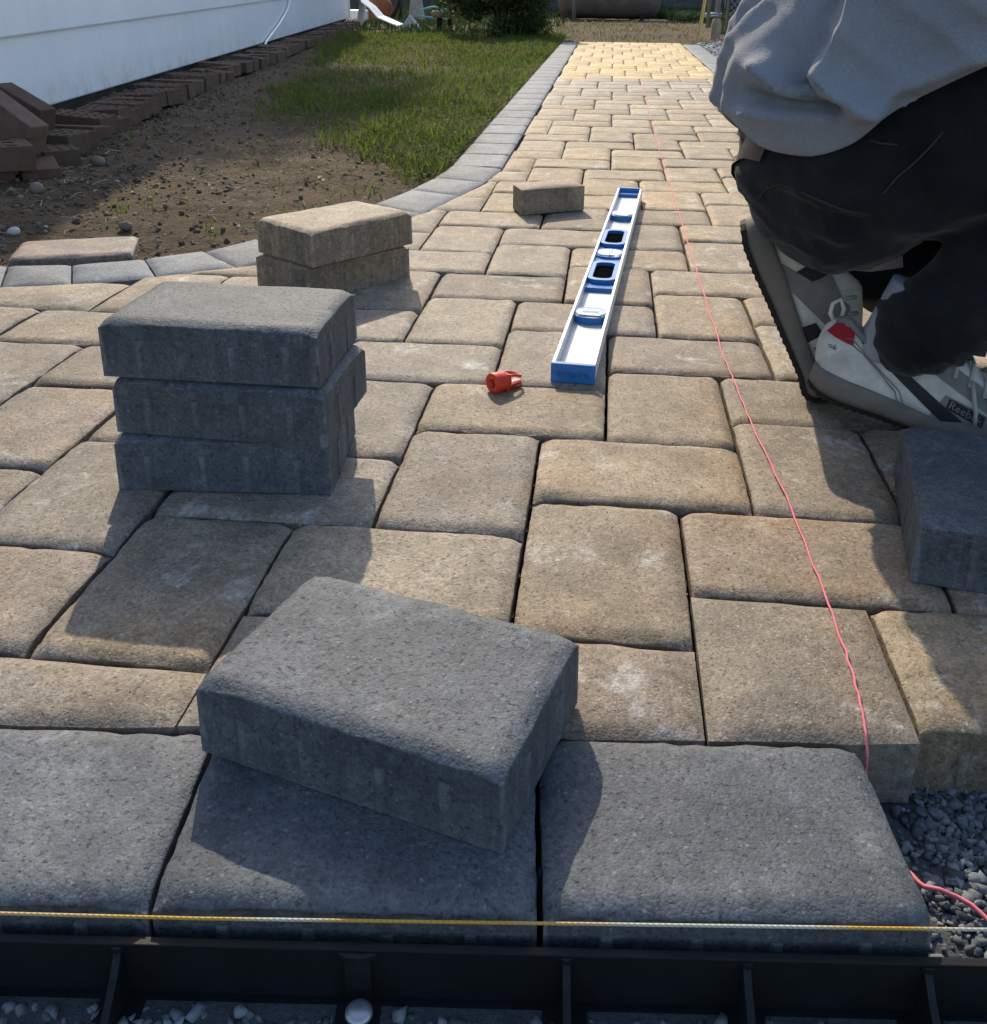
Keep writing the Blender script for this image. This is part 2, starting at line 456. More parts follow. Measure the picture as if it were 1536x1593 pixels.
# ------------------------------------------------------------------ ground
def spaced(a, b, d0, g):
    out = [a]; d = d0
    while out[-1] < b: out.append(out[-1] + d); d *= g
    out[-1] = b
    return out
xs = sorted(set([-90, -50, -25, -14, -9, -6.5, -5, -4.2, -3.6] + list(np.arange(-3.2, -2.5, .06)) + list(np.arange(-2.5, -.05, .0145)) + list(np.arange(-.05, 2.2, .05)) + [2.4, 2.8, 3.4, 4.2, 5.5, 8, 14, 25, 50, 90]))
ys = sorted(set([-90, -40, -15, -6, -3, -2, -1.6] + list(np.arange(-1.4, .35, .05)) + spaced(.35, 10.5, .0125, 1.0095) + spaced(10.6, 24, .12, 1.03) + [27, 32, 40, 60, 90]))
XX, YY = np.meshgrid(np.array(xs), np.array(ys))
def ground_z(X, Y):
    z = -.014 + .020 * (fbm(X * 1.7, Y * 1.7, 3) - .5) + .022 * (fbm(X * 9, Y * 9, 5) - .5) + .012 * (fbm(X * 34, Y * 34, 8, 3) - .5)
    rough = np.clip((noise2(X * 1.3, Y * 1.3, 21) - .45) * 3, 0, 1)
    z = z + rough * .030 * (fbm(X * 55, Y * 55, 9, 2) - .5)
    wall_x = -1.727 - .1374 * (Y - 2.328)
    dw = X - wall_x
    z = z + .035 * np.exp(-((dw - .34) / .16) ** 2) * (Y < 9) * (.6 + .8 * noise2(X * 4, Y * 4, 2))   # soil thrown up along the bricks
    far = np.clip((Y - 8.7) / .5, 0, 1)
    z = z + far * .03 * (fbm(X * 2.5, Y * 2.5, 40) - .4)
    inside = in_path(X, Y, -.035) & (Y < FAR_Y - .02) & (Y > -1.5) & (X > -1.62)
    inside |= (X > .0) & (X < 2.6) & (Y < 1.9) & (Y > -1.5)
    z = np.where(inside, -.11, z)
    right = (X > XR_OUT) & (Y > 1.9) & (Y < 12)
    z = np.where(right, z - .02, z)
    return z
ZZ = ground_z(XX, YY)
nx, ny = len(xs), len(ys)
V = np.stack([XX.ravel(), YY.ravel(), ZZ.ravel()], 1)
I = np.arange(nx * ny).reshape(ny, nx)
F = np.stack([I[:-1, :-1].ravel(), I[:-1, 1:].ravel(), I[1:, 1:].ravel(), I[1:, :-1].ravel()], 1)
ground = link('ground', mesh_np('ground', V, F, True), M['soil']); ground['kind'] = 'structure'
def gz(x, y): return float(ground_z(np.array([x]), np.array([y]))[0])

# ------------------------------------------------------------------ paver meshes
THK = .060
def rect_paver(name, a, b, seed, fine=True, nibs=0.0, drop=.0044, wid=.0120, corner=.0036):
    """moulded paver: soft, uneven upper rim, straight sides with spacer ribs"""
    ed = [0, .0018, .0042, .0078, .0125, .018] if fine else [0, .006, .015]
    def line(L, n):
        mid = list(np.linspace(ed[-1], L - ed[-1], n + 2)[1:-1])
        return np.array(ed + mid + [L - e for e in reversed(ed)]) - L / 2
    X = line(a, 15 if fine else 1); Y = line(b, 9 if fine else 1)
    gx, gy = np.meshgrid(X, Y)
    dx = a / 2 - np.abs(gx); dy = b / 2 - np.abs(gy)
    s = seed * 13
    wv = wid * (.75 + .6 * noise2(gx * 30 + s, gy * 30 + s, s))
    dv = drop * (.70 + .65 * fbm(gx * 38 + 5 + s, gy * 38 + s, s + 3, 2))
    fx = (1 - np.clip(dx / wv, 0, 1)) ** 1.25; fy = (1 - np.clip(dy / wv, 0, 1)) ** 1.25
    z = -dv * np.clip(np.sqrt(fx * fx + fy * fy + .9 * fx * fy), 0, 1.45)
    dc = np.sqrt(np.clip(.030 - dx, 0, 1) ** 2 + np.clip(.030 - dy, 0, 1) ** 2) - .0285
    z -= corner * np.clip(dc / .011, 0, 1) ** 1.3
    if fine:
        chip = np.clip(noise2(gx * 85 + s, gy * 85, s + 11) - .66, 0, 1) * 3
        z -= np.where(np.minimum(dx, dy) < .0019, .0030, np.where(np.minimum(dx, dy) < .0043, .0012, 0)) * chip
    z += .0016 * (fbm(gx * 18 + s, gy * 18, s + 1, 2) - .5)
    j = .0011 if fine else 0
    gx2 = gx + np.where(dx < 1e-6, -np.sign(gx) * j * noise2(gy * 120, gx + s, s + 7), 0)
    gy2 = gy + np.where(dy < 1e-6, -np.sign(gy) * j * noise2(gx * 120, gy + s, s + 8), 0)
    V = np.stack([gx2.ravel(), gy2.ravel(), z.ravel()], 1).tolist()
    nX, nY = len(X), len(Y)
    idx = lambda i, jj: jj * nX + i
    Fc = [(idx(i, jj), idx(i + 1, jj), idx(i + 1, jj + 1), idx(i, jj + 1)) for jj in range(nY - 1) for i in range(nX - 1)]
    smooth = [True] * len(Fc)
    ring = [idx(i, 0) for i in range(nX)] + [idx(nX - 1, jj) for jj in range(1, nY)] + [idx(i, nY - 1) for i in range(nX - 2, -1, -1)] + [idx(0, jj) for jj in range(nY - 2, 0, -1)]
    n = len(ring); b0 = len(V)
    top2 = []
    for r in ring:
        x, y, zz = V[r]; V.append([x, y, zz - .0006])
    for r in ring:
        x, y, zz = V[r]
        xx = math.copysign(a / 2, x) if abs(abs(x) - a / 2) < .002 else x
        yy = math.copysign(b / 2, y) if abs(abs(y) - b / 2) < .002 else y
        V.append([xx, yy, -THK])
    for k in range(n):
        k2 = (k + 1) % n
        Fc.append((b0 + k, b0 + n + k, b0 + n + k2, b0 + k2)); smooth.append(False)
        Fc.append((ring[k], b0 + k, b0 + k2, ring[k2])); smooth.append(False)
    Fc.append(tuple(b0 + n + k for k in range(n - 1, -1, -1))); smooth.append(False)
    if nibs:
        rr = random.Random(seed)
        for (L, half, ax) in ((a, b / 2, 0), (b, a / 2, 1)):
            cnt = 4 if ax == 0 else 2
            for sgn in (-1, 1):
                for q in range(cnt):
                    c = -L / 2 + L * (q + .75) / (cnt + .5) + rr.uniform(-.004, .004); w = .0042
                    p = []
                    for (u, o) in ((c - w, -.0005), (c - w * .5, nibs), (c + w * .5, nibs), (c + w, -.0005)):
                        o = half + o
                        p.append((u, sgn * o) if ax == 0 else (sgn * o, u))
                    if (ax == 0) == (sgn > 0): p = p[::-1]
                    k0 = len(V)
                    for (zt) in (-THK + .001, -.017 - rr.uniform(0, .006)):
                        V += [[q0[0], q0[1], zt] for q0 in p]
                    for q0 in range(3):
                        Fc.append((k0 + q0, k0 + q0 + 1, k0 + 5 + q0, k0 + 4 + q0)); smooth.append(False)
                    Fc.append((k0 + 4, k0 + 5, k0 + 6, k0 + 7)); smooth.append(False)
    me = bpy.data.meshes.new(name); me.from_pydata(V, [], Fc); me.update()
    me.polygons.foreach_set('use_smooth', smooth)
    return me

def inset_poly(P, d):
    n = len(P); out = []
    for i in range(n):
        p0, p1, p2 = Vector(P[i - 1]), Vector(P[i]), Vector(P[(i + 1) % n])
        e1 = (p1 - p0).normalized(); e2 = (p2 - p1).normalized()
        n1 = Vector((-e1.y, e1.x)); n2 = Vector((-e2.y, e2.x))
        k = n1 + n2; k = k / max(.35, k.dot(n1))
        out.append((p1.x + k.x * d, p1.y + k.y * d))
    return out

def area(P): return .5 * sum(P[i][0] * P[(i + 1) % len(P)][1] - P[(i + 1) % len(P)][0] * P[i][1] for i in range(len(P)))

def poly_paver(name, P, seed, fine=True, drop=.0058, wid=.0135):
    """cut paver with the outline P (counter-clockwise, centred on the origin)"""
    if area(P) < 0: P = P[::-1]
    step = .022 if fine else .06
    Q = []
    for i in range(len(P)):
        a, b = Vector(P[i]), Vector(P[(i + 1) % len(P)])
        m = max(1, int((b - a).length / step))
        Q += [tuple(a + (b - a) * k / m) for k in range(m)]
    corner_in = lambda d: None
    rings = []
    cs = [0, .16, .42, 1.0] if fine else [0, 1.0]
    wid = min(wid, .32 * math.sqrt(abs(area(P))))
    for c in cs:
        Pi = inset_poly(P, wid * c)
        Qi = []
        for i in range(len(P)):
            a, b = Vector(P[i]), Vector(P[(i + 1) % len(P)]); m = max(1, int((b - a).length / step))
            A, B = Vector(Pi[i]), Vector(Pi[(i + 1) % len(P)])
            Qi += [A + (B - A) * k / m for k in range(m)]
        rings.append((c, Qi))
    n = len(rings[0][1]); V = []; Fc = []; sm = []
    for c, Qi in rings:
        for q in Qi:
            d = drop * (.7 + .6 * float(noise2(np.array(q.x * 40 + seed), np.array(q.y * 40), seed)))
            V.append((q.x, q.y, -d * (1 - c) ** 1.3 + .001 * (float(noise2(np.array(q.x * 20), np.array(q.y * 20), seed + 3)) - .5)))
    for k in range(len(rings) - 1):
        for i in range(n):
            Fc.append((k * n + i, k * n + (i + 1) % n, (k + 1) * n + (i + 1) % n, (k + 1) * n + i)); sm.append(True)
    cx = sum(q.x for q in rings[-1][1]) / n; cy = sum(q.y for q in rings[-1][1]) / n
    V.append((cx, cy, 0)); ci = len(V) - 1
    for i in range(n): Fc.append(((len(rings) - 1) * n + i, (len(rings) - 1) * n + (i + 1) % n, ci)); sm.append(True)
    b0 = len(V)
    for q in rings[0][1]: V.append((q.x, q.y, -THK))
    for i in range(n): V.append(V[i])
    s0 = b0 + n
    for i in range(n): Fc.append((s0 + i, b0 + i, b0 + (i + 1) % n, s0 + (i + 1) % n)); sm.append(False)
    Fc.append(tuple(b0 + i for i in range(n - 1, -1, -1))); sm.append(False)
    me = bpy.data.meshes.new(name); me.from_pydata(V, [], Fc); me.update(); me.polygons.foreach_set('use_smooth', sm)
    return me

def clip(P, nx_, ny_, c):
    """keep the side nx*x + ny*y <= c"""
    out = []
    for i in range(len(P)):
        a, b = P[i], P[(i + 1) % len(P)]
        da = nx_ * a[0] + ny_ * a[1] - c; db = nx_ * b[0] + ny_ * b[1] - c
        if da <= 0: out.append(a)
        if (da < 0 < db) or (db < 0 < da):
            t = da / (da - db); out.append((a[0] + (b[0] - a[0]) * t, a[1] + (b[1] - a[1]) * t))
    return out

A_, B_ = 3 * U - GAP, 2 * U - GAP
FINE = [rect_paver('paver', A_, B_, k, True, .0011) for k in range(7)]
FAR = [rect_paver('paver', A_, B_, 20 + k, False) for k in range(4)]

path = link('path', mesh_np('path', [(-1.62, -1.2, -.0615), (2.5, -1.2, -.0615), (2.5, 1.88, -.0615), (1.0, 1.88, -.0615), (1.0, FAR_Y, -.0615), (-.2, FAR_Y, -.0615), (-.2, 1.8, -.0615), (-.6, .7, -.0615), (-1.62, .55, -.0615)],
            [(0, 1, 2), (0, 2, 3), (0, 3, 7), (0, 7, 8), (3, 4, 5), (3, 5, 6), (3, 6, 7)]), M['dust'])
path['kind'] = 'structure'

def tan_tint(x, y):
    """paver batches: grey, buff, golden; shade band and far sun glow painted in"""
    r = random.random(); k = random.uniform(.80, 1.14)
    grey = (.265, .228, .188); buff = (.325, .265, .185); gold = (.375, .280, .160); sunlit_sand = (.60, .450, .200)
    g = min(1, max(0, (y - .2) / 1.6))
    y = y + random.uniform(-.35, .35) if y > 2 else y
    if 3.35 < y < 4.75: c = [a * .75 + b * .25 for a, b in zip((.36, .300, .225), buff)]  # soft shade across this band, painted into the tint
    elif y >= 4.75: c = sunlit_sand  # far sunlit glow painted into the tint
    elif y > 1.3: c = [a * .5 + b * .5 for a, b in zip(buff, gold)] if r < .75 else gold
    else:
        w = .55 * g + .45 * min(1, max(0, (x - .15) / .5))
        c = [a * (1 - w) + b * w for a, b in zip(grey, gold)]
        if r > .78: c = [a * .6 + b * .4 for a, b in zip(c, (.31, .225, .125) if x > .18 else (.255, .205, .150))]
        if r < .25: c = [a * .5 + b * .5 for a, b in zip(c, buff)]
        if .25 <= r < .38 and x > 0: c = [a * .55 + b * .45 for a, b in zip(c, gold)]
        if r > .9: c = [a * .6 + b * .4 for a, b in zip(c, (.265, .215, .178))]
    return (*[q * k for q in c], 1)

def slate_tint(kx=1.0):
    k = random.uniform(.96, 1.26) * kx; w = random.uniform(0, 1)
    c = [a * w + b * (1 - w) for a, b in zip((.100, .109, .121), (.092, .104, .121))]
    return (*[q * k for q in c], 1)

def place_poly(name, P, mat, col, parent, fine, z=0, seed=0, **kw):
    cx = sum(p[0] for p in P) / len(P); cy = sum(p[1] for p in P) / len(P)
    me = poly_paver(name, [(p[0] - cx, p[1] - cy) for p in P], seed, fine, **kw)
    o = link(name, me, mat, parent, (cx, cy, z)); o.color = col
    return o

segs = list(zip(INNER[:-1], INNER[1:]))
def near_seg(c):
    best = None
    for a, b in segs:
        ax, ay = a; bx, by = b; dx, dy = bx - ax, by - ay; L2 = dx * dx + dy * dy
        t = min(1, max(0, ((c[0] - ax) * dx + (c[1] - ay) * dy) / L2))
        d = math.hypot(c[0] - ax - t * dx, c[1] - ay - t * dy)
        if best is None or d < best[0]: best = (d, a, b)
    return best

cut_n = 0; n_pav = 0
for i in range(-40, 41):
    for j in range(-12, 42):
        x0, y0 = 2 * i + 3 * j, -2 * i + 3 * j
        for (rx, ry, rw, rh) in ((x0, y0, 3, 2), (x0 + 3, y0, 2, 3)):
            X0, Y0, X1, Y1 = rx * U, ry * U, (rx + rw) * U, (ry + rh) * U
            if X1 < -1.35 or X0 > 1.35 or Y1 < -.62 or Y0 > FAR_Y: continue
            cx, cy = (X0 + X1) / 2, (Y0 + Y1) / 2
            P = [(X0, Y0), (X1, Y0), (X1, Y1), (X0, Y1)]; whole = True
            if rx >= 6:
                if ry < -6: continue
            elif Y0 < front_back_y(cx) + .02:
                P2 = clip(P, FS, -1, .5135)
                whole = whole and len(P2) == 4 and abs(area(P2) - area(P)) < 1e-7; P = P2
            if cy > 1.70:
                if cx < 0.05: P = clip(P, -1, 0, .083)
                P = clip(P, 1, 0, XR_IN)
            elif X1 > 1.30: continue
            if cx < 0.05 and cy <= 2.0 and P:
                d, a, b = near_seg((cx, cy))
                ex, ey = b[0] - a[0], b[1] - a[1]; L = math.hypot(ex, ey); nx_, ny_ = ey / L, -ex / L
                if (nx_ * (a[0] - .4) + ny_ * (a[1] + .4)) < nx_ * a[0] + ny_ * a[1]: nx_, ny_ = -nx_, -ny_
                P = clip(P, nx_, ny_, nx_ * a[0] + ny_ * a[1])
            P = clip(P, 0, 1, FAR_Y) if P else P
            if len(P) < 3: continue
            Q = []
            for p in P:
                if not Q or math.hypot(p[0] - Q[-1][0], p[1] - Q[-1][1]) > .004: Q.append(p)
            if len(Q) > 2 and math.hypot(Q[0][0] - Q[-1][0], Q[0][1] - Q[-1][1]) < .004: Q.pop()
            P = Q
            if len(P) < 3: continue
            ar = abs(area(P)); full = 6 * U * U
            if ar < .10 * full: continue
            fine = cy < 2.6
            dz = random.uniform(-.0018, .0018) if fine else 0
            tilt = (random.gauss(0, .004), random.gauss(0, .004)) if fine else (0, 0)
            if ar > .995 * full:
                me = random.choice(FINE if fine else FAR)
                rz = (0 if rw == 3 else math.pi / 2) + random.choice((0, math.pi))
                o = link('paver', me, M['tan'], path, (cx, cy, dz), (tilt[0], tilt[1], rz + random.gauss(0, .004)))
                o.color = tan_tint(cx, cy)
            else:
                P = inset_poly(P, GAP / 2) if area(P) > 0 else inset_poly(P[::-1], GAP / 2)
                if abs(area(P)) < 4e-4: continue
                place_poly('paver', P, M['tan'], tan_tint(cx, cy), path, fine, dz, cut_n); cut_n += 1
            n_pav += 1

# left border: straight run of whole slate pavers, then cut ones round the curve
bmesh_near = [rect_paver('border_paver', A_, B_, 40 + k, True) for k in range(4)]
bmesh_far = [rect_paver('border_paver', A_, B_, 50 + k, False) for k in range(3)]
y = 1.815
while y + A_ < FAR_Y:
    fine = y < 3
    o = link('border_paver', random.choice(bmesh_near if fine else bmesh_far), M['slate'], path, (-.1605, y + A_ / 2, random.uniform(-.001, .001)), (0, 0, math.pi / 2 + random.gauss(0, .003)))
    o.color = slate_tint(1.6); y += A_ + .0022
y = 1.95
while y + A_ < FAR_Y:
    o = link('border_paver', random.choice(bmesh_far), M['slate'], path, (XR_IN + .0775, y + A_ / 2, 0), (0, 0, math.pi / 2 + random.gauss(0, .003)))
    o.color = slate_tint(1.6); y += A_ + .0022
for k in range(1, len(INNER) - 1):
    a, b = Vector(INNER[k]), Vector(INNER[k + 1]); c, d = Vector(OUTER[k + 1]), Vector(OUTER[k])
    if k == 1: a.y -= .003; d.y -= .003
    P = inset_poly([tuple(d), tuple(c), tuple(b), tuple(a)], .0016)
    place_poly('border_paver', P, M['slate'], slate_tint(1.45), path, True, random.uniform(-.001, .001), 90 + k)

# front border, set square to the mason line
ang = math.atan(FS); ca, sa = math.cos(ang), math.sin(ang)
e = Vector((ca, sa, 0)); nrm = Vector((-sa, ca, 0))
mid0 = Vector((.3035, (front_back_y(.3035) + front_front_y(.3035)) / 2 - .0015, 0))
for k in range(0, 7):
    me = rect_paver('border_paver', .2262, .1440, 61 + k, True, .0012, .0050, .0135)
    o = link('border_paver', me, M['slate'], path, mid0 - e * (.2286 * k) + Vector((0, 0, random.uniform(-.001, .0015))), (0, 0, ang + random.gauss(0, .002)))
    o.color = slate_tint(1.0)

# ------------------------------------------------------------------ loose pavers
def loose(kind, loc, rz, label, group, seed, tint=None, tilt=(0, 0), size=(.2240, .1490)):
    me = rect_paver('loose_paver', size[0], size[1], seed, True, .0013, .0046, .0115, .0016)
    me.transform(Matrix.Translation((0, 0, THK)))
    o = link('loose_paver', me, M[kind], None, loc, (tilt[0], tilt[1], rz))
    o.color = tint or (slate_tint(.95) if kind == 'slate' else (.29, .235, .175, 1))
    tag(o, label, 'paver', group); return o
G = 'loose pavers waiting to be laid'
loose('slate', (.083, -.505, .0012), R(-16), 'dark slate paver lying askew across the front border row', G, 71)
loose('slate', (-.171, -.110, .0012), R(4.5), 'bottom dark slate paver of the stack of three', G, 72)
loose('slate', (-.160, -.114, .0632), R(-2.2), 'middle dark slate paver of the stack of three, jutting to one side', G, 73)
loose('slate', (-.168, -.111, .1252), R(-.2), 'top dark slate paver of the stack of three', G, 74)
loose('tan', (-.257, .596, .0012), R(53), 'lower tan paver of the stack of two beside the curved border', G, 75, (.30, .245, .18, 1))
loose('tan', (-.249, .591, .0625), R(54.5), 'upper tan paver of the stack of two beside the curved border', G, 76, (.33, .265, .19, 1))
loose('slate', (.596, -.170, .0012), R(79.4), "dark slate paver lying beside the crouching worker's white shoe", G, 77)
o = loose('tan', (-.815, .7330, -.0515), R(20.5), 'pinkish worn paver set in the soil behind the grey curved border', G, 78, (.27, .215, .185, 1))
Pc = [(.026, 1.178), (.167, 1.255), (.137, 1.345), (.0, 1.245)]
o = place_poly('cut_paver', Pc, M['tan'], (.30, .225, .150, 1), None, True, THK + .001, 79, drop=.004, wid=.01)
tag(o, 'tan cut paver piece resting on the path behind the spirit level', 'paver', G)

# ------------------------------------------------------------------ spirit level
lev = empty('spirit_level', (.154, .166, .0022), math.atan2(.997, .075) - math.pi / 2)
tag(lev, 'long aluminium and blue spirit level lying flat on the tan path', 'spirit level')
LL, LW, LH = 1.245, .058, .0255
b = MB(); b.box(.0042, LW - .0042, .009, LL - .009, .0055, .0085)
web = b.obj('web', M['alu'], lev)
for nm, x0 in (('rail', 0), ('rail', LW - .0042)):
    b = MB(); b.box(x0, x0 + .0042, .0085, LL - .0085, 0, LH); b.obj(nm, M['alu_edge'], lev, bevel=.0006)
for y0, y1, ins in ((-.0005, .0082, .0), (LL - .0082, LL + .0005, 0)):
    b = MB(); b.box(-.0006, LW + .0006, y0, y1, -.0005, LH + .0008); cap = b.obj('end_cap', M['blue'], lev, bevel=.0012)
b = MB(); b.box(.0043, LW - .0043, LL - .034, LL - .0083, .0086, .0160); b.obj('end_block', M['blue'], lev)
b = MB(); b.box(.015, LW - .012, .0086, .0105, .0086, .0092); b.obj('slot', M['shoe_dark'], lev)

def text_mesh(name, body, size, ext, mat, parent, Mx, cap=False):
    cu = bpy.data.curves.new(name, 'FONT'); cu.body = body; cu.size = size; cu.extrude = ext; cu.align_x = 'CENTER'; cu.align_y = 'CENTER'
    cu.resolution_u = 3
    t = bpy.data.objects.new(name, cu); COL.objects.link(t)
    dg = bpy.context.evaluated_depsgraph_get()
    me = bpy.data.meshes.new_from_object(t.evaluated_get(dg))
    bpy.data.objects.remove(t); bpy.data.curves.remove(cu)
    me.transform(Mx); me.name = name
    me.materials.clear()
    return link(name, me, mat, parent)
text_mesh('lettering', 'empire', .0155, .0004, M['blue_shade'], lev, Matrix.Translation((LW / 2, -.0007, .0125)) @ Matrix.Rotation(R(90), 4, 'X'))  # darker blue painted in for the relief shade of embossed letters

def rrect(cx, cy, w, h, r, n=5):
    P = []
    for (sx, sy, a0) in ((1, -1, -90), (1, 1, 0), (-1, 1, 90), (-1, -1, 180)):
        for k in range(n + 1):
            a = R(a0 + 90 * k / n); P.append((cx + sx * (w / 2 - r) + r * math.cos(a), cy + sy * (h / 2 - r) + r * math.sin(a)))
    return P
def ring_prism(mb, Po, Pi, z0, z1):
    n = len(Po)
    V = [(*p, z1) for p in Po] + [(*p, z1) for p in Pi] + [(*p, z0) for p in Po] + [(*p, z0) for p in Pi]
    F = []
    for i in range(n):
        k = (i + 1) % n
        F += [(i, k, n + k, n + i), (2 * n + i, 2 * n + k, k, i), (n + i, n + k, 3 * n + k, 3 * n + i)]
    mb.add(V, F)
for cy in (.483, .738):
    b = MB(); ring_prism(b, rrect(LW / 2, cy, .0485, .128, .017), rrect(LW / 2, cy, .0335, .106, .013), .0162, .0235)
    gh = b.obj('grip', M['blue'], lev)
    b = MB(); b.prism(rrect(LW / 2, cy, .0333, .1058, .013), .0161, .0166); b.obj('hand_hole_shade', M['hole_shade'], gh)  # black plate painted in for the shade inside the grip opening
b = MB(); b.box(.0043, LW - .0043, .395, .825, .0086, .0158); b.obj('center_plate', M['blue'], lev)
for cy, tx in ((.243, 0), (.615, 1), (.965, 0)):
    w, h = (.048, .040) if not tx else (.048, .046)
    b = MB(); b.prism(rrect(LW / 2, cy, w, h + .006, .018), .0087, .0188); hs = b.obj('vial_mount', M['blue'], lev)
    b = MB(); b.prism(rrect(LW / 2, cy, w - .003, h, .017), .0190, .0232); b.obj('lens', M['acrylic'], hs)
    b = MB(); b.tube([(LW / 2 - .013, cy, .0212), (LW / 2 + .013, cy, .0212)] if not tx else [(LW / 2, cy - .011, .0212), (LW / 2 + .004, cy + .011, .0212)], .0017, 8)
    b.obj('vial', M['vial'], hs, True)

# ------------------------------------------------------------------ red plastic cap with hex socket
cap = empty('red_plastic_cap', (.080, .116, .0), R(45)); cap.scale = (1.12, 1.12, 1.12)
tag(cap, 'small red plastic cap with hexagonal socket and loop lying on the path', 'plastic cap')
b = MB(); r0, n = .0122, 24; hexr = .0070; zc = .0130
ringo = [(r0 * math.cos(2 * math.pi * k / n), r0 * math.sin(2 * math.pi * k / n)) for k in range(n)]
hexi = []
for k in range(n):
    a = 2 * math.pi * k / n; m = (a % (math.pi / 3)) - math.pi / 6
    rr = hexr * math.cos(math.pi / 6) / math.cos(m); hexi.append((rr * math.cos(a), rr * math.sin(a)))
V = []; Fc = []
for (pts, x, sc) in ((ringo, .0012, 1), (ringo, 0, .93), (hexi, 0, 1.0), (hexi, .012, .95)):
    V += [(x, p[0] * sc, zc + p[1] * sc) for p in pts]
for k in range(n):
    q = (k + 1) % n
    Fc += [(k, q, n + q, n + k), (n + k, n + q, 2 * n + q, 2 * n + k), (2 * n + k, 2 * n + q, 3 * n + q, 3 * n + k)]
b.add(V, Fc); b.add([(.012, p[0] * .95, zc + p[1] * .95) for p in hexi], [tuple(range(n))])
V = []; Fc = []
for x, sc in ((.0012, 1), (.008, .99), (.017, .90), (.0182, .86), (.0190, .74), (.0235, .66)):
    V += [(x, p[0] * sc, zc + p[1] * sc) for p in ringo]
for s_ in range(5):
    for k in range(n): Fc.append((s_ * n + k, (s_ + 1) * n + k, (s_ + 1) * n + (k + 1) % n, s_ * n + (k + 1) % n))
b.add(V, Fc)
body = b.obj('body', M['red'], cap, True)
b = MB(); b.prism([(.016, -.0095), (.040, -.0060), (.0425, -.003), (.0425, .003), (.040, .0060), (.016, .0095)], .0015, .0085); b.obj('tongue', M['red'], cap, bevel=.0012)
b = MB(); b.tube([(.017, -.006, zc + .007), (.030, -.0062, zc + .0055), (.039, -.005, zc + .002), (.0425, 0, zc - .001), (.039, .005, zc + .002), (.030, .0062, zc + .0055), (.017, .006, zc + .007)], .0019, 8); b.obj('loop', M['red'], cap, True)
b = MB(); b.box(.020, .038, -.0098, -.0080, .0035, .0062); b.obj('slot', M['red_shade'], cap)  # dark red slab painted in for the shade inside the slot

# ------------------------------------------------------------------ strings
def wiggle(pts, r, name, mat, n=6, amp=.0006, sub=8):
    P = []
    for a, b_ in zip(pts[:-1], pts[1:]):
        for k in range(sub): P.append(Vector(a).lerp(Vector(b_), k / sub))
    P.append(Vector(pts[-1]))
    for k, p in enumerate(P):
        sl3 = (P[min(k + 1, len(P) - 1)] - P[max(k - 1, 0)]).length
        a_ = min(amp, sl3 * .03); p.x += a_ * math.sin(k * 1.7) + a_ * random.uniform(-1, 1)
    mb = MB(); mb.tube(P, r, n)
    return mb.obj(name, mat, None, True)
pk = wiggle([(.392, 4.6, .004), (.387, 3.81, .004), (.380, 2.97, .003), (.384, 1.84, .003), (.389, 1.154, .003), (.391, .666, .0035), (.394, .277, .004), (.399, .181, .003), (.404, .058, .003), (.417, -.147, .004), (.422, -.315, .003), (.422, -.401, .003), (.420, -.446, .002), (.4185, -.468, -.002), (.4182, -.4785, -.012), (.419, -.4805, -.030), (.4215, -.481, -.058), (.430, -.492, -.0585)], .00105, 'string_line', M['pink'])
tag(pk, 'thin pink string line running along the tan path and over its edge', 'string')
pk2 = wiggle([(.430, -.525, -.055), (.443, -.551, -.052), (.452, -.554, -.050), (.463, -.557, -.052), (.470, -.562, -.052), (.477, -.571, -.053), (.484, -.590, -.055), (.50, -.605, -.056)], .0016, 'string_end', M['pink'], amp=.0003)
tag(pk2, 'loose pink string end curling over the crushed gravel', 'string')
off = -.0032
ms = wiggle([(-.75, front_front_y(-.75) + off - .004, -.003), (.0, front_front_y(0) + off - .003, -.005), (.47, front_front_y(.47) + off + .002, -.004), (1.1, front_front_y(1.1) + off + .008, -.003)], .0010, 'mason_line', M['rope'], 7, .0001, 60)
tag(ms, 'taut yellow and white mason line along the front of the dark border', 'string')

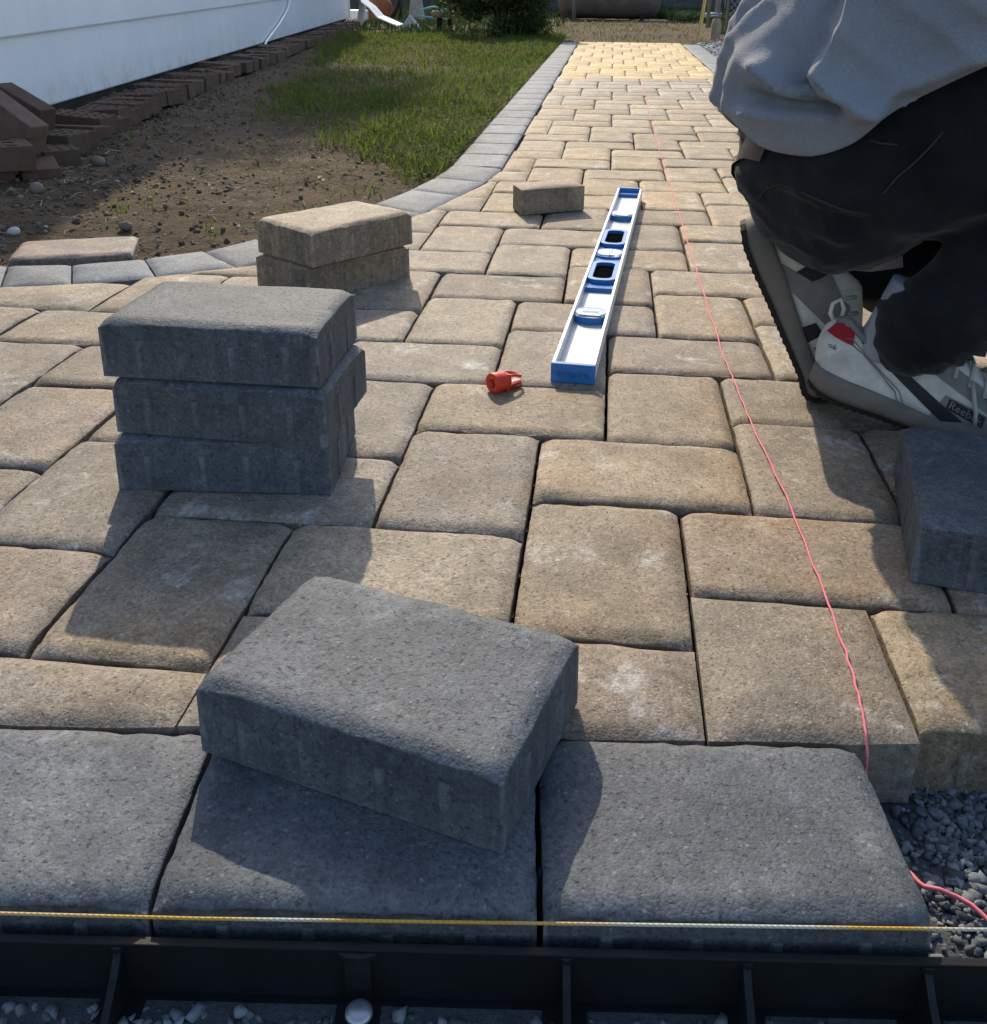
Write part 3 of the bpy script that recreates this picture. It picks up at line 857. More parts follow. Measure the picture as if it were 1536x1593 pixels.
# ------------------------------------------------------------------ black plastic edging along the front border
edg = empty('plastic_edging', (0, 0, 0))
tag(edg, 'black plastic paver edging with ribs along the front of the dark border', 'edging')
EM = Matrix.Translation((.19, front_front_y(.19) - .0065, 0)) @ Matrix.Rotation(ang, 4, 'Z')
b = MB(); b.box(-.75, .75, -.0045, -.0015, -.062, -.0215, EM); b.obj('wall', M['plastic_black'], edg)
b = MB(); b.box(-.75, .75, -.0062, -.0008, -.0212, -.0190, EM); b.obj('lip', M['plastic_black'], edg, bevel=.0005)
for y0, y1 in ((-.0082, -.0047), (-.056, -.043), (-.118, -.105)):
    b = MB(); b.box(-.75, .75, y0, y1, -.0640, -.0595, EM); b.obj('base_bar', M['plastic_black'], edg)
ribs = [-.60, -.49, -.365, -.237, -.098, .022, .125, .228, .331, .434, .54, .65]
for k, rx in enumerate(ribs):
    thick = abs(rx + .098) < .001
    w = .0075 if thick else .0022
    b = MB()
    prof = [(-.0047, -.0225), (-.0047, -.060), (-.0075, -.060), (-.0085, -.056), (-.0085, -.035), (-.0070, -.0225)] if thick else [(-.0047, -.0225), (-.0047, -.060), (-.110, -.060), (-.105, -.056), (-.040, -.050), (-.016, -.034)]
    V = [EM @ Vector((rx + sx * w, p[0], p[1])) for sx in (-1, 1) for p in prof]; n = len(prof)
    b.add(V, [tuple(range(n)), tuple(range(2 * n - 1, n - 1, -1))] + [(i, n + i, n + (i + 1) % n, (i + 1) % n) for i in range(n)])
    rb = b.obj('rib', M['plastic_black'], edg)
    b = MB(); b.prism([(rx + .006 * math.cos(2 * math.pi * q / 12) * (2.2 if thick else .75), -.0040 + .005 * math.sin(2 * math.pi * q / 12) * (1.3 if thick else .9)) for q in range(12)], -.0240, -.0205, EM)
    b.obj('boss', M['plastic_black'], rb)
    b = MB(); b.box(rx - .013, rx + .013, -.106, -.0083, -.0641, -.0596, EM); b.obj('foot', M['plastic_black'], rb)
sp = empty('edging_spike', EM @ Vector((-.096, -.0215, -.0630)))
tag(sp, 'galvanised spike with round head driven through the black edging', 'spike')
b = MB(); b.tube([(0, 0, -.10), (0, 0, .012)], .0045, 12); b.obj('shank', M['steel'], sp, True)
b = MB(); b.tube([(0, 0, .012), (0, 0, .0135), (0, 0, .0155), (0, 0, .0168)], [.0070, .0080, .0076, .0048], 20); b.obj('head', M['steel'], sp, True)

# ------------------------------------------------------------------ gravel
def rock_template(seed, sub=1, jag=.28):
    bm = bmesh.new(); bmesh.ops.create_icosphere(bm, subdivisions=sub, radius=1)
    r = random.Random(seed)
    for v in bm.verts: v.co *= 1 + r.uniform(-jag, jag)
    V = np.array([v.co for v in bm.verts]); F = np.array([[q.index for q in f.verts] for f in bm.faces]); bm.free()
    return V, F
def shard(seed):
    r = random.Random(seed); bm = bmesh.new()
    for _ in range(11):
        v = Vector((r.gauss(0, 1), r.gauss(0, 1), r.gauss(0, 1))).normalized(); bm.verts.new(v * r.uniform(.8, 1.1))
    res = bmesh.ops.convex_hull(bm, input=bm.verts[:]); bmesh.ops.triangulate(bm, faces=bm.faces[:])
    bm.verts.ensure_lookup_table(); bm.verts.index_update()
    V = np.array([v.co for v in bm.verts]); F = np.array([[q.index for q in f.verts] for f in bm.faces]); bm.free(); return V, F
TEMPL = [shard(k) for k in range(14)]
def scatter(name, pts, sizes, mat, flat=.7, templ=TEMPL, seed=0):
    r = np.random.default_rng(seed); Vs = []; Fs = []; base = 0
    for (x, y, z), s in zip(pts, sizes):
        Vt, Ft = templ[r.integers(len(templ))]
        q = r.normal(size=4); q /= np.linalg.norm(q); w, a, b_, c = q
        Rm = np.array([[1 - 2 * (b_ * b_ + c * c), 2 * (a * b_ - c * w), 2 * (a * c + b_ * w)], [2 * (a * b_ + c * w), 1 - 2 * (a * a + c * c), 2 * (b_ * c - a * w)], [2 * (a * c - b_ * w), 2 * (b_ * c + a * w), 1 - 2 * (a * a + b_ * b_)]])
        sc = s * np.array([1, r.uniform(.55, .95), r.uniform(.4, .8)])
        P = (Vt * sc) @ Rm.T; P[:, 2] *= flat
        Vs.append(P + np.array([x, y, z])); Fs.append(Ft + base); base += len(Vt)
    o = link(name, mesh_np(name, np.concatenate(Vs), np.concatenate(Fs)), mat); o['kind'] = 'stuff'
    return o
def tagstuff(o, label, cat): o['label'] = label; o['category'] = cat; return o
# crushed bluestone in the open trench
gb_x = np.linspace(-.9, 1.5, 110); gb_y = np.linspace(-1.15, -.40, 46)
GX, GY = np.meshgrid(gb_x, gb_y); GZ = -.0655 + .006 * (fbm(GX * 30, GY * 30, 61) - .5)
I = np.arange(GX.size).reshape(GX.shape); F = np.stack([I[:-1, :-1].ravel(), I[:-1, 1:].ravel(), I[1:, 1:].ravel(), I[1:, :-1].ravel()], 1)
gbed = link('gravel_bed', mesh_np('gravel_bed', np.stack([GX.ravel(), GY.ravel(), GZ.ravel()], 1), F, True), M['dust']); gbed['kind'] = 'structure'
pts = []; sz = []
for _ in range(22000):
    x = random.uniform(.43, .74); y = random.uniform(-1.0, -.452)
    if x < .437 + .05 * (y + .6): continue
    if -.685 + FS * (x - .19) < y < -.648 + FS * (x - .19): continue
    dense = min(1, max(.35, (x - .444) / .02))
    if random.random() > dense: continue
    s = random.choice((.0018, .0026, .0036, .0048, .0066)) * random.uniform(.7, 1.2)
    pts.append((x, y, -.0640 + s * .3 + random.uniform(0, .004))); sz.append(s)
for _ in range(3600):
    x = random.uniform(-.35, .45); y = random.uniform(-.80, -.664) + FS * (x - .19)
    s = random.choice((.003, .004, .0055, .0065)) * random.uniform(.7, 1.2)
    pts.append((x, y, -.0635 + s * .3)); sz.append(s)
tagstuff(scatter('gravel', pts, sz, M['blue_gravel'], .8, seed=5), 'crushed blue-grey gravel in the open trench beside the pavers', 'gravel')
# pale gravel along the right border
pts = []; sz = []
for _ in range(3400):
    y = random.uniform(2.2, 9.2); x = random.uniform(1.012, 1.012 + .62 * min(1, 1.0))
    s = random.uniform(.010, .026); pts.append((x, y, -.035 + s * .3 + .035 * max(0, (x - 1.1)))); sz.append(s)
tagstuff(scatter('pale_gravel', pts, sz, M['white_gravel'], .8, seed=6), 'pale gravel strip along the far right border', 'gravel')
# soil clods
pts = []; sz = []
for _ in range(5200):
    y = .6 + 8 * random.random() ** 1.8; wx = -1.727 - .1374 * (y - 2.328)
    if random.random() < .62: x = wx + .27 + abs(random.gauss(0, .22))
    else: x = wx + random.uniform(.25, 1.6)
    if bool(in_path(np.array([x]), np.array([y]), .015)[0]) or x > -.25: continue
    s = random.choice((.003, .004, .005, .007, .010)) * random.uniform(.7, 1.3)
    pts.append((x, y, gz(x, y) + s * .25)); sz.append(s)
for _ in range(700):
    y = 2.6 + 6.5 * random.random(); x = -1.727 - .1374 * (y - 2.328) + random.uniform(.04, .21); s = random.choice((.004, .006, .009)) * random.uniform(.7, 1.3)
    pts.append((x, y, .076 + s * .1)); sz.append(s)
tagstuff(scatter('soil_clods', pts, sz, M['clod'], .85, seed=8), 'small soil clods scattered over the bare dirt by the house', 'soil')
# straw and twigs
mb = MB()
for _ in range(900):
    y = .62 + 3.6 * random.random() ** 1.5; x = random.uniform(-1.75 - .13 * y, -.3)
    if bool(in_path(np.array([x]), np.array([y]), .02)[0]): continue
    a = random.uniform(0, math.pi); L = random.uniform(.012, .055); z = gz(x, y) + .003
    p = Vector((x, y, z)); d = Vector((math.cos(a), math.sin(a), random.uniform(-.05, .15))) * L
    k = Vector((random.uniform(-.3, .3), random.uniform(-.3, .3), .12)) * L
    mb.tube([p, p + d * .5 + k, p + d], random.choice((.0007, .0009, .0012)), 3, False)
st = mb.obj('straw', M['straw']); st['kind'] = 'stuff'; tagstuff(st, 'dry straw and twigs scattered on the bare dirt', 'straw')

pts = []; sz = []
for _ in range(2600):
    x = random.uniform(-.8, 1.0); y = -.5 + 3.2 * random.random() ** 1.6
    if bool((~in_path(np.array([x]), np.array([y]), -.17))[0]) or y < front_back_y(x) + .01: continue
    s = random.choice((.0005, .0007, .0009, .0013)); pts.append((x, y, s * .5 - .0005)); sz.append(s)
tagstuff(scatter('grit', pts, sz, M['grit'], .8, seed=15), 'fine stone grit scattered over the tan pavers', 'grit')
lr = np.random.default_rng(101); n_ = 420
Yl = .65 + 4.5 * lr.random(n_) ** 1.5; Xl = lr.uniform(-2.3, -.3, n_); ok_ = (Xl > -1.44 - .137 * (Yl - 2.328)) & ~in_path(Xl, Yl, .02); Xl, Yl = Xl[ok_], Yl[ok_]; n_ = len(Xl)
Cl = np.stack([Xl, Yl, ground_z(Xl, Yl) + .004], 1); al = lr.uniform(0, 6.28, n_)
dl = np.stack([np.cos(al), np.sin(al), lr.uniform(-.3, .3, n_)], 1); sl2 = np.stack([-np.sin(al), np.cos(al), lr.uniform(-.3, .3, n_)], 1); Ll = lr.uniform(.004, .012, n_)[:, None]
Vl = np.stack([Cl - dl * Ll, Cl - sl2 * Ll * .5 + np.array([0, 0, .003]), Cl + dl * Ll, Cl + sl2 * Ll * .5 + np.array([0, 0, .002])], 1).reshape(-1, 3)
lf = link('leaf_litter', mesh_np('leaf_litter', Vl, np.arange(n_)[:, None] * 4 + np.array([[0, 1, 2, 3]])), M['straw']); lf['kind'] = 'stuff'
tagstuff(lf, 'small dry leaf scraps lying on the bare dirt', 'leaves')
def rock(name, loc, s, mat, seed, label, cat='stone', sq=(1, .8, .7)):
    V, F = rock_template(seed, 2, .10); V = V * np.array(sq) * s
    o = link(name, mesh_np(name, V, F, True), mat, None, loc, (0, 0, seed)); tag(o, label, cat); return o
rock('stone', (-.82, .952, gz(-.82, .952) + .009), .016, M['grey_rock'], 3, 'round grey-brown stone alone on the bare dirt behind the dark stack')
rock('stone', (-1.022, .861, gz(-1.022, .861) + .006), .0135, M['white_rock'], 4, 'small white stone on the dirt near the pinkish paver')
rock('stone', (-1.175, 1.22, gz(-1.175, 1.22) + .012), .022, M['grey_rock'], 5, 'grey stone at the foot of the dark brick pile')
rock('stone', (-1.22, 1.62, gz(-1.22, 1.62) + .012), .024, M['grey_rock'], 9, 'dark stone in the loose soil beside the brick edging')
rock('stone', (1.60, 9.45, .02), .085, M['tan_rock'], 6, 'tan stone in the grass beside the pale gravel', sq=(1, .7, .55))

# ------------------------------------------------------------------ house
WP = Vector((-1.727, 2.328, 0)); WD = Vector((-.1361, .9907, 0)).normalized(); WN = Vector((WD.y, -WD.x, 0))
house = empty('house', tuple(WP + WD * 2), 0)
tag(house, 'white house with wide horizontal siding and a dark gap above the bricks', 'house')
house.rotation_euler = (0, 0, 0)
def hp(s, o_, z): return WP + WD * s + WN * o_ + Vector((0, 0, z)) - (WP + WD * 2)
S0, S1 = -3.2, 9.15
EX = .238
def hbox(name, s0, s1, o0, o1, z0, z1, mat):
    mb = MB(); V = [hp(s, o_, z) for z in (z0, z1) for o_ in (o0, o1) for s in (s0, s1)]
    mb.add(V, [(0, 2, 3, 1), (4, 5, 7, 6), (0, 1, 5, 4), (2, 6, 7, 3), (0, 4, 6, 2), (1, 3, 7, 5)]); return mb.obj(name, mat, house)
hbox('foundation', S0, S1 - .05, -7.0, -.045, -.12, .10, M['foundation'])
hbox('wall', S0, S1 - .02, -7.0, -.022, .101, 2.30, M['siding'])
for k in range(9):
    mb = MB(); sl = .0086
    zb0 = .09 + EX * k; 
    def zz(s, base): return base + (sl * s if base > .1 else 0)
    n_ = 2; V = []
    for s in (S0, S1 - .07):
        a = zz(s, zb0); t_ = zz(s, .09 + EX * (k + 1)) + .015
        V += [hp(s, .000, a), hp(s, .012, a + .001), hp(s, .0135, a + .006), hp(s, .0005, t_), hp(s, -.010, t_)]
    mb.add(V, [(0, 1, 6, 5), (1, 2, 7, 6), (2, 3, 8, 7), (3, 4, 9, 8), (4, 0, 5, 9), (4, 3, 2, 1, 0), (5, 6, 7, 8, 9)])
    mb.obj('siding_board', M['siding'], house)
hbox('corner_trim', S1 - .068, S1, -.02, .02, .085, 2.30, M['trim'])
def roof(s0, s1, o0, o1, z, rise):
    mb = MB(); m = (o0 + o1) / 2
    V = [hp(s, o_, zq) for s in (s0, s1) for (o_, zq) in ((o1, z), (m, z + rise), (o0, z), (o0, z - .15), (o1, z - .15))]
    mb.add(V, [(0, 1, 6, 5), (1, 2, 7, 6), (2, 3, 8, 7), (3, 4, 9, 8), (4, 0, 5, 9), (4, 3, 2, 1, 0), (5, 6, 7, 8, 9)]); mb.obj('roof', M['roof'], house)
roof(S0 - .05, S1 + .1, -7.4, .05, 2.46, 1.2)
mb = MB(); mb.tube([WP + WD * 3.45 + WN * .06 + Vector((0, 0, .055)), WP + WD * 3.75 + WN * .03 + Vector((0, 0, .10)), WP + WD * 4.35 + WN * .026 + Vector((0, 0, .20)), WP + WD * 4.75 + WN * .022 + Vector((0, 0, .29)), WP + WD * 4.97 + WN * .024 + Vector((0, 0, .42)), WP + WD * 5.0 + WN * .024 + Vector((0, 0, .9))], .0085, 8)
tag(mb.obj('cable', M['cable'], None, True), 'white cable hanging down against the white house siding', 'cable')

# ------------------------------------------------------------------ bricks
def cored_brick(name, L=.195, W=.092, H=.057, nx_=6, ny_=3, r=.0088):
    V = []; Fc = []; vid = {}
    def vert(x, y, z):
        k = (round(x, 5), round(y, 5), round(z, 5))
        if k not in vid: vid[k] = len(V); V.append((x, y, z))
        return vid[k]
    cx, cy = L / nx_, W / ny_
    for i in range(nx_):
        for j in range(ny_):
            x0, y0 = -L / 2 + i * cx, -W / 2 + j * cy; mx, my = x0 + cx / 2, y0 + cy / 2
            sq = [(x0 + cx, my), (x0 + cx, y0 + cy), (mx, y0 + cy), (x0, y0 + cy), (x0, my), (x0, y0), (mx, y0), (x0 + cx, y0)]
            oc = [(mx + r * math.cos(math.pi / 4 * k), my + r * math.sin(math.pi / 4 * k)) for k in range(8)]
            for k in range(8):
                q = (k + 1) % 8
                Fc.append((vert(*sq[k], H), vert(*sq[q], H), vert(*oc[q], H), vert(*oc[k], H)))
                Fc.append((vert(*oc[k], H), vert(*oc[q], H), vert(*oc[q], H - .035), vert(*oc[k], H - .035)))
            Fc.append(tuple(vert(*oc[k], H - .035) for k in range(8)))
    per = []
    hx = [-L / 2 + cx / 2 * i for i in range(2 * nx_ + 1)]; hy = [-W / 2 + cy / 2 * i for i in range(2 * ny_ + 1)]
    per = [(x, -W / 2) for x in hx] + [(L / 2, y) for y in hy[1:]] + [(x, W / 2) for x in hx[::-1][1:]] + [(-L / 2, y) for y in hy[::-1][1:-1]]
    n = len(per)
    for k in range(n):
        a, b_ = per[k], per[(k + 1) % n]
        Fc.append((vert(*b_, H), vert(*a, H), vert(*a, 0), vert(*b_, 0))[::-1])
    Fc.append(tuple(vert(*p, 0) for p in per[::-1]))
    me = bpy.data.meshes.new(name); me.from_pydata(V, [], Fc); me.update()
    bm = bmesh.new(); bm.from_mesh(me); bmesh.ops.recalc_face_normals(bm, faces=bm.faces[:])
    rr = random.Random(5)
    for v in bm.verts:
        v.co += Vector((rr.uniform(-1, 1), rr.uniform(-1, 1), rr.uniform(-1, 1))) * .0007
    bm.to_mesh(me); bm.free()
    return me
BR3 = cored_brick('brick'); BR1 = cored_brick('brick', .2, .095, .06, 3, 1, .017)
b = MB(); b.box(-.1, .1, -.047, .047, 0, .058); BRS = b.mesh('brick', bevel=.003)
edge_ = empty('brick_edging', tuple(WP + WD * -.2 + WN * .12))
tag(edge_, 'row of old cored bricks laid flat along the foot of the white house', 'brick edging')
eo = Vector(edge_.location)
s = -.62; k = 0
r2 = random.Random(21)
while s < 8.2:
    out = .128 + .105 * max(0, 1 - (s + .6) / 1.6)
    p = WP + WD * s + WN * (out + r2.uniform(-.022, .022)); zt = .014 + r2.uniform(-.006, .010) + (.010 if k % 5 == 3 else 0)
    me = BR3 if r2.random() < (.95 if s < .9 else .30) else BRS
    th = math.atan2(WN.y, WN.x) + R(-14 if s < .9 else -6) + r2.gauss(0, .075)
    o = link('brick', me, M['brick'], edge_, p - eo + Vector((0, 0, zt)), (r2.gauss(0, .045), r2.gauss(0, .045), th))
    s += .1015 + r2.uniform(0, .012) + (.02 if r2.random() < .12 else 0); k += 1
BG = 'loose bricks piled beside the house'
def lb(me, loc, rot, label, mat='brick'):
    m2 = me.copy(); m2.materials.clear(); o = link('loose_brick', m2, M[mat], None, loc, rot); tag(o, label, 'brick', BG)
gp = lambda x, y: gz(x, y)
lb(BR3, (-1.345, 1.63, -.004), (0, .02, R(128)), 'cored brick at the bottom of the pile, next to the edging row')
lb(BRS, (-1.290, 1.435, -.016), (0, -.02, R(124)), 'half buried dark brick under the front of the pile')
lb(BRS, (-1.385, 1.36, -.016), (0, .02, R(131)), 'dark brick low in the pile, partly under the cored one')
lb(BR1, (-1.325, 1.370, .0435), (.02, .02, R(128)), 'dark brick with large core holes lying on the pile')
def lean_brick(corner, d, label, mat):
    X_ = -Vector(d).normalized(); Y_ = Vector((0, 0, 1)).cross(X_).normalized(); Z_ = X_.cross(Y_)
    mb = MB(); mb.box(-.205, 0, 0, .058, -.096, 0); me = mb.mesh('loose_brick', bevel=.003)
    Mx = Matrix((X_, Y_, Z_)).transposed().to_4x4(); Mx.translation = Vector(corner)
    o = link('loose_brick', me, M[mat]); o.matrix_world = Mx; tag(o, label, 'brick', BG)
lean_brick((-1.316, 1.471, .128), (-.83, .34, .42), 'pale pinkish brick on edge leaning across the pile', 'brick_pale')
lean_brick((-1.447, 1.748, .138), (-.86, .38, .32), 'dark smooth brick on edge slanting behind the pale one', 'brick')
lb(BRS, (-1.50, 1.70, .010), (0, 0, R(120)), 'dark brick beneath the slanting ones, near the siding')

# ------------------------------------------------------------------ grass
def blades(name, P, H, W, mat, lean=.5, seed=1):
    """P n x 3 roots; each blade three segments"""
    r = np.random.default_rng(seed); n = len(P)
    a = r.uniform(0, 2 * np.pi, n); d = np.stack([np.cos(a), np.sin(a), np.zeros(n)], 1)
    s = np.stack([-np.sin(a), np.cos(a), np.zeros(n)], 1)
    tw = r.uniform(-.9, .9, n)[:, None]; s = s + d * tw; s /= np.linalg.norm(s, axis=1)[:, None]
    ln = (lean * r.uniform(.2, 1.5, n))[:, None] * H[:, None]
    up = np.array([0, 0, 1.0])
    w = W[:, None]
    b1 = P; m1 = P + up * H[:, None] * .55 + d * ln * .28; t1 = P + up * H[:, None] * (.95 - .25 * np.minimum(1, ln / H[:, None])) + d * ln
    V = np.stack([b1 - s * w * .5, b1 + s * w * .5, m1 - s * w * .42, m1 + s * w * .42, t1], 1).reshape(-1, 3)
    k = np.arange(n)[:, None] * 5
    F = np.concatenate([k + np.array([[0, 1, 3]]), k + np.array([[0, 3, 2]]), k + np.array([[2, 3, 4]])])
    o = link(name, mesh_np(name, V, F, False), mat); o['kind'] = 'stuff'; return o
def grass_density(X, Y):
    wall_x = -1.727 - .1374 * (Y - 2.328)
    lx = np.interp(Y, [1.55, 1.75, 2.3, 2.75, 4.4, 7.0, 9.0, 10.5], [-.33, -.45, -.72, -1.18, -1.60, -2.10, -2.45, -2.6])
    d = np.clip((X - lx) / .16 + .6 * (fbm(X * 5, Y * 5, 31) - .5) * 2, 0, 1)
    d *= np.clip((Y - (1.50 + .5 * np.clip((-.35 - X) / .35, 0, 1))) / .12 + .8 * (fbm(X * 6, Y * 6, 33) - .5) * 2, 0, 1)
    patch = fbm(X * 1.9, Y * 1.9, 35)
    worn = np.exp(-(((X + .95 + .09 * (Y - 3)) / .33) ** 2)) * (Y > 2.2) * (Y < 8)
    d *= np.clip(.10 + 2.0 * (patch - .25), .08, 1) * (1 - .7 * worn)
    d *= np.where((X > -.245), 0, 1)
    return d
def sample_lawn(n, seed):
    r = np.random.default_rng(seed)
    Y = 1.45 + (9.6 - 1.45) * r.random(n) ** 1.45; X = -.24 - (2.5) * r.random(n)
    k = r.random(n) < grass_density(X, Y) * np.where(X < -.24 - .3 * Y - .5, .8, 1)
    X, Y = X[k], Y[k]
    ok = ~in_path(X, Y, .004)
    return X[ok], Y[ok]
X, Y = sample_lawn(150000, 3)
Z = ground_z(X, Y)
hh = (.017 + .078 * np.clip(fbm(X * 7, Y * 7, 51) - .12, 0, 1)) * rng.uniform(.5, 1.5, len(X)) * np.where(X > -.9, 1.1, .9)
g = blades('grass', np.stack([X, Y, Z - .002], 1), hh, rng.uniform(.0022, .0048, len(X)) * (1 + .10 * Y), M['grass'], 1.0, 4)
tagstuff(g, 'patchy green grass between the dirt and the curved grey border', 'grass')
X, Y = sample_lawn(60000, 9); Z = ground_z(X, Y)
hh = rng.uniform(.012, .040, len(X))
g = blades('dry_grass', np.stack([X, Y, Z - .001], 1), hh, rng.uniform(.0018, .0035, len(X)) * (1 + .1 * Y), M['dry_grass'], 1.5, 5)
tagstuff(g, 'dry flattened grass stems among the green lawn', 'grass')
# broad-leaved weeds along the border
wr = np.random.default_rng(77); n_ = 4600
Yw = 1.5 + 4.0 * wr.random(n_) ** 1.6; Xw = -.25 - .75 * wr.random(n_) ** 1.7
kw_ = (wr.random(n_) < np.clip(2.2 * (fbm(Xw * 3.5, Yw * 3.5, 91) - .30), 0, 1)) & ~in_path(Xw, Yw, .012); Xw, Yw = Xw[kw_], Yw[kw_]; n_ = len(Xw)
Cw = np.stack([Xw, Yw, ground_z(Xw, Yw) + wr.uniform(.008, .040, n_)], 1)
aw = wr.uniform(0, 2 * np.pi, n_); dw_ = np.stack([np.cos(aw), np.sin(aw), wr.uniform(-.5, .5, n_)], 1); dw_ /= np.linalg.norm(dw_, axis=1)[:, None]
sw_ = np.stack([-np.sin(aw), np.cos(aw), wr.uniform(-.4, .4, n_)], 1); Lw = wr.uniform(.004, .011, n_)[:, None]
Vw = np.stack([Cw - dw_ * Lw, Cw - sw_ * Lw * .55, Cw + dw_ * Lw, Cw + sw_ * Lw * .55], 1).reshape(-1, 3)
g = link('clover', mesh_np('clover', Vw, np.arange(n_)[:, None] * 4 + np.array([[0, 1, 2, 3]])), M['grass']); g['kind'] = 'stuff'
tagstuff(g, 'low broad-leaved weeds in the grass along the curved border', 'weeds')
nd = 3200; Xd = rng.uniform(-.45, 1.5, nd); Yd = rng.uniform(8.62, 14.2, nd); kd = rng.random(nd) < np.clip(2 * (fbm(Xd * 2.2, Yd * 2.2, 131) - .3), 0.05, 1); Xd, Yd = Xd[kd], Yd[kd]
g = blades('dry_stubble', np.stack([Xd, Yd, ground_z(Xd, Yd)], 1), rng.uniform(.02, .07, len(Xd)), rng.uniform(.006, .014, len(Xd)), M['dry_grass'], 1.6, 12)
tagstuff(g, 'dry straw stubble on the bare soil beyond the path end', 'straw')
# grass tufts by the bricks, a tuft on the dirt
P = []; Hh = []
for (x, y, n_, sp_, h_) in [(-.69, 2.25, 70, .05, .075), (-.60, 2.18, 40, .04, .05), (-1.52, 3.0, 16, .06, .07), (-1.66, 3.25, 14, .06, .08), (-1.95, 4.9, 18, .08, .10), (-2.2, 6.9, 40, .14, .14), (-2.35, 8.0, 40, .15, .16), (-1.28, 1.95, 8, .03, .06), (-.92, 1.15, 22, .05, .03), (-.62, 1.02, 18, .05, .03), (-.50, 1.2, 14, .04, .025), (-.43, 1.45, 26, .04, .03), (-2.05, 5.4, 14, .05, .09)]:
    for _ in range(n_):
        xx, yy = random.gauss(x, sp_), random.gauss(y, sp_)
        if bool(in_path(np.array([xx]), np.array([yy]), .0)[0]): continue
        P.append((xx, yy, gz(xx, yy))); Hh.append(h_ * random.uniform(.5, 1.2))
g = blades('grass_tufts', np.array(P), np.array(Hh), np.full(len(P), .0034), M['grass'], .7, 6)
tagstuff(g, 'single grass tufts on the bare dirt and between the bricks', 'grass')
# rough grass beyond the path and beside the pale gravel
n_ = 30000; X = rng.uniform(-3.6, .2, n_); Y = rng.uniform(9.2, 17.0, n_)
k = rng.random(n_) < np.clip(1.6 * (fbm(X * 1.3, Y * 1.3, 71) - .25), 0, 1) * np.where(X > -.4, .0, 1) * np.where(X > -.9, .3, 1); X, Y = X[k], Y[k]
n2 = 26000; X2 = rng.uniform(-.6, 4.0, n2); Y2 = np.where((X2 > -.85) & (X2 < 1.05), rng.uniform(15.5, 17.5, n2), rng.uniform(13.8, 17.5, n2))
n3 = 9000; X3 = 1.45 + 1.6 * rng.random(n3); Y3 = rng.uniform(7.2, 13, n3); k3 = (X3 > 1.62 - .02 * Y3); X3, Y3 = X3[k3], Y3[k3]
X = np.concatenate([X, X2, X3]); Y = np.concatenate([Y, Y2, Y3]); Z = ground_z(X, Y)
g = blades('rough_grass', np.stack([X, Y, Z], 1), rng.uniform(.04, .16, len(X)) * np.where(Y > 13.5, 1.3, .8), rng.uniform(.008, .018, len(X)), M['dark_grass'], .7, 7)
tagstuff(g, 'rough taller grass beyond the end of the path and along the fences', 'grass')

# ------------------------------------------------------------------ shrub and things at the far end of the lawn
def leafy(name, n, centers, leaf, mat, parent, seed):
    r = np.random.default_rng(seed); C = []; 
    for _ in range(n):
        c, rad = centers[r.integers(len(centers))]
        v = r.normal(size=3); v /= np.linalg.norm(v); v *= rad * r.uniform(.55, 1.05)
        C.append((c[0] + v[0], c[1] + v[1], max(.02, c[2] + v[2] * .9)))
    C = np.array(C); n = len(C)
    a = r.normal(size=(n, 3)); a /= np.linalg.norm(a, axis=1)[:, None]; b_ = np.cross(a, r.normal(size=(n, 3))); b_ /= np.linalg.norm(b_, axis=1)[:, None]
    L = (leaf * r.uniform(.6, 1.3, n))[:, None]
    V = np.stack([C - a * L, C - b_ * L * .38, C + a * L, C + b_ * L * .38], 1).reshape(-1, 3)
    k = np.arange(n)[:, None] * 4; F = k + np.array([[0, 1, 2, 3]])
    return link(name, mesh_np(name, V, F), mat, parent)
sh = empty('shrub', (-.86, 9.35, 0)); tag(sh, 'dark evergreen shrub at the far end of the lawn beside the path', 'shrub')
rr = random.Random(3)
cen = [((rr.uniform(-.60, .42), rr.uniform(-.28, .28), rr.uniform(.05, .95)), rr.uniform(.12, .20)) for _ in range(54)]
leafy('crown', 28000, cen, .028, M['shrub'], sh, 5)
mb = MB()
for k in range(9):
    a = k * 2 * math.pi / 9; mb.tube([(0, 0, -.03), (.12 * math.cos(a), .1 * math.sin(a), .25), (.3 * math.cos(a), .22 * math.sin(a), .7)], [.018, .012, .004], 6)
mb.obj('stem', M['bark'], sh, True)

mb = MB(); prof = [(.0, .30), (.09, .295), (.15, .26), (.185, .19), (.20, .10), (.205, .02), (.20, -.02)]
def lathe(mb, prof, n=24, M_=None):
    V = []; 
    for r_, z in prof:
        for k in range(n):
            v = Vector((r_ * math.cos(2 * math.pi * k / n), r_ * math.sin(2 * math.pi * k / n), z)); V.append(M_ @ v if M_ is not None else v)
    F = [(i * n + k, i * n + (k + 1) % n, (i + 1) * n + (k + 1) % n, (i + 1) * n + k) for i in range(len(prof) - 1) for k in range(n)]
    mb.add(V, F); return mb
lathe(mb, prof)
o = mb.obj('clay_pot', M['terracotta'], None, True, loc=(-3.02, 13.3, .0)); tag(o, 'upturned reddish clay pot among clutter by the house corner', 'pot')
mb = MB(); V = [(-.20, 0, 0), (-.17, .1, .30), (-.13, 0, .26), (-.05, .03, .20), (.06, -.05, .10), (.30, -.1, .01)]
Vq = []
for p in V: Vq += [(p[0], p[1] - .14, p[2]), (p[0] + .02, p[1] + .14, p[2] + .01), (p[0], p[1] - .14, p[2] - .012), (p[0] + .02, p[1] + .14, p[2] - .004)]
Fq = []
for k in range(len(V) - 1):
    a = k * 4; c = a + 4; Fq += [(a, c, c + 1, a + 1), (a + 2, a + 3, c + 3, c + 2), (a, a + 2, c + 2, c), (a + 1, c + 1, c + 3, a + 3)]
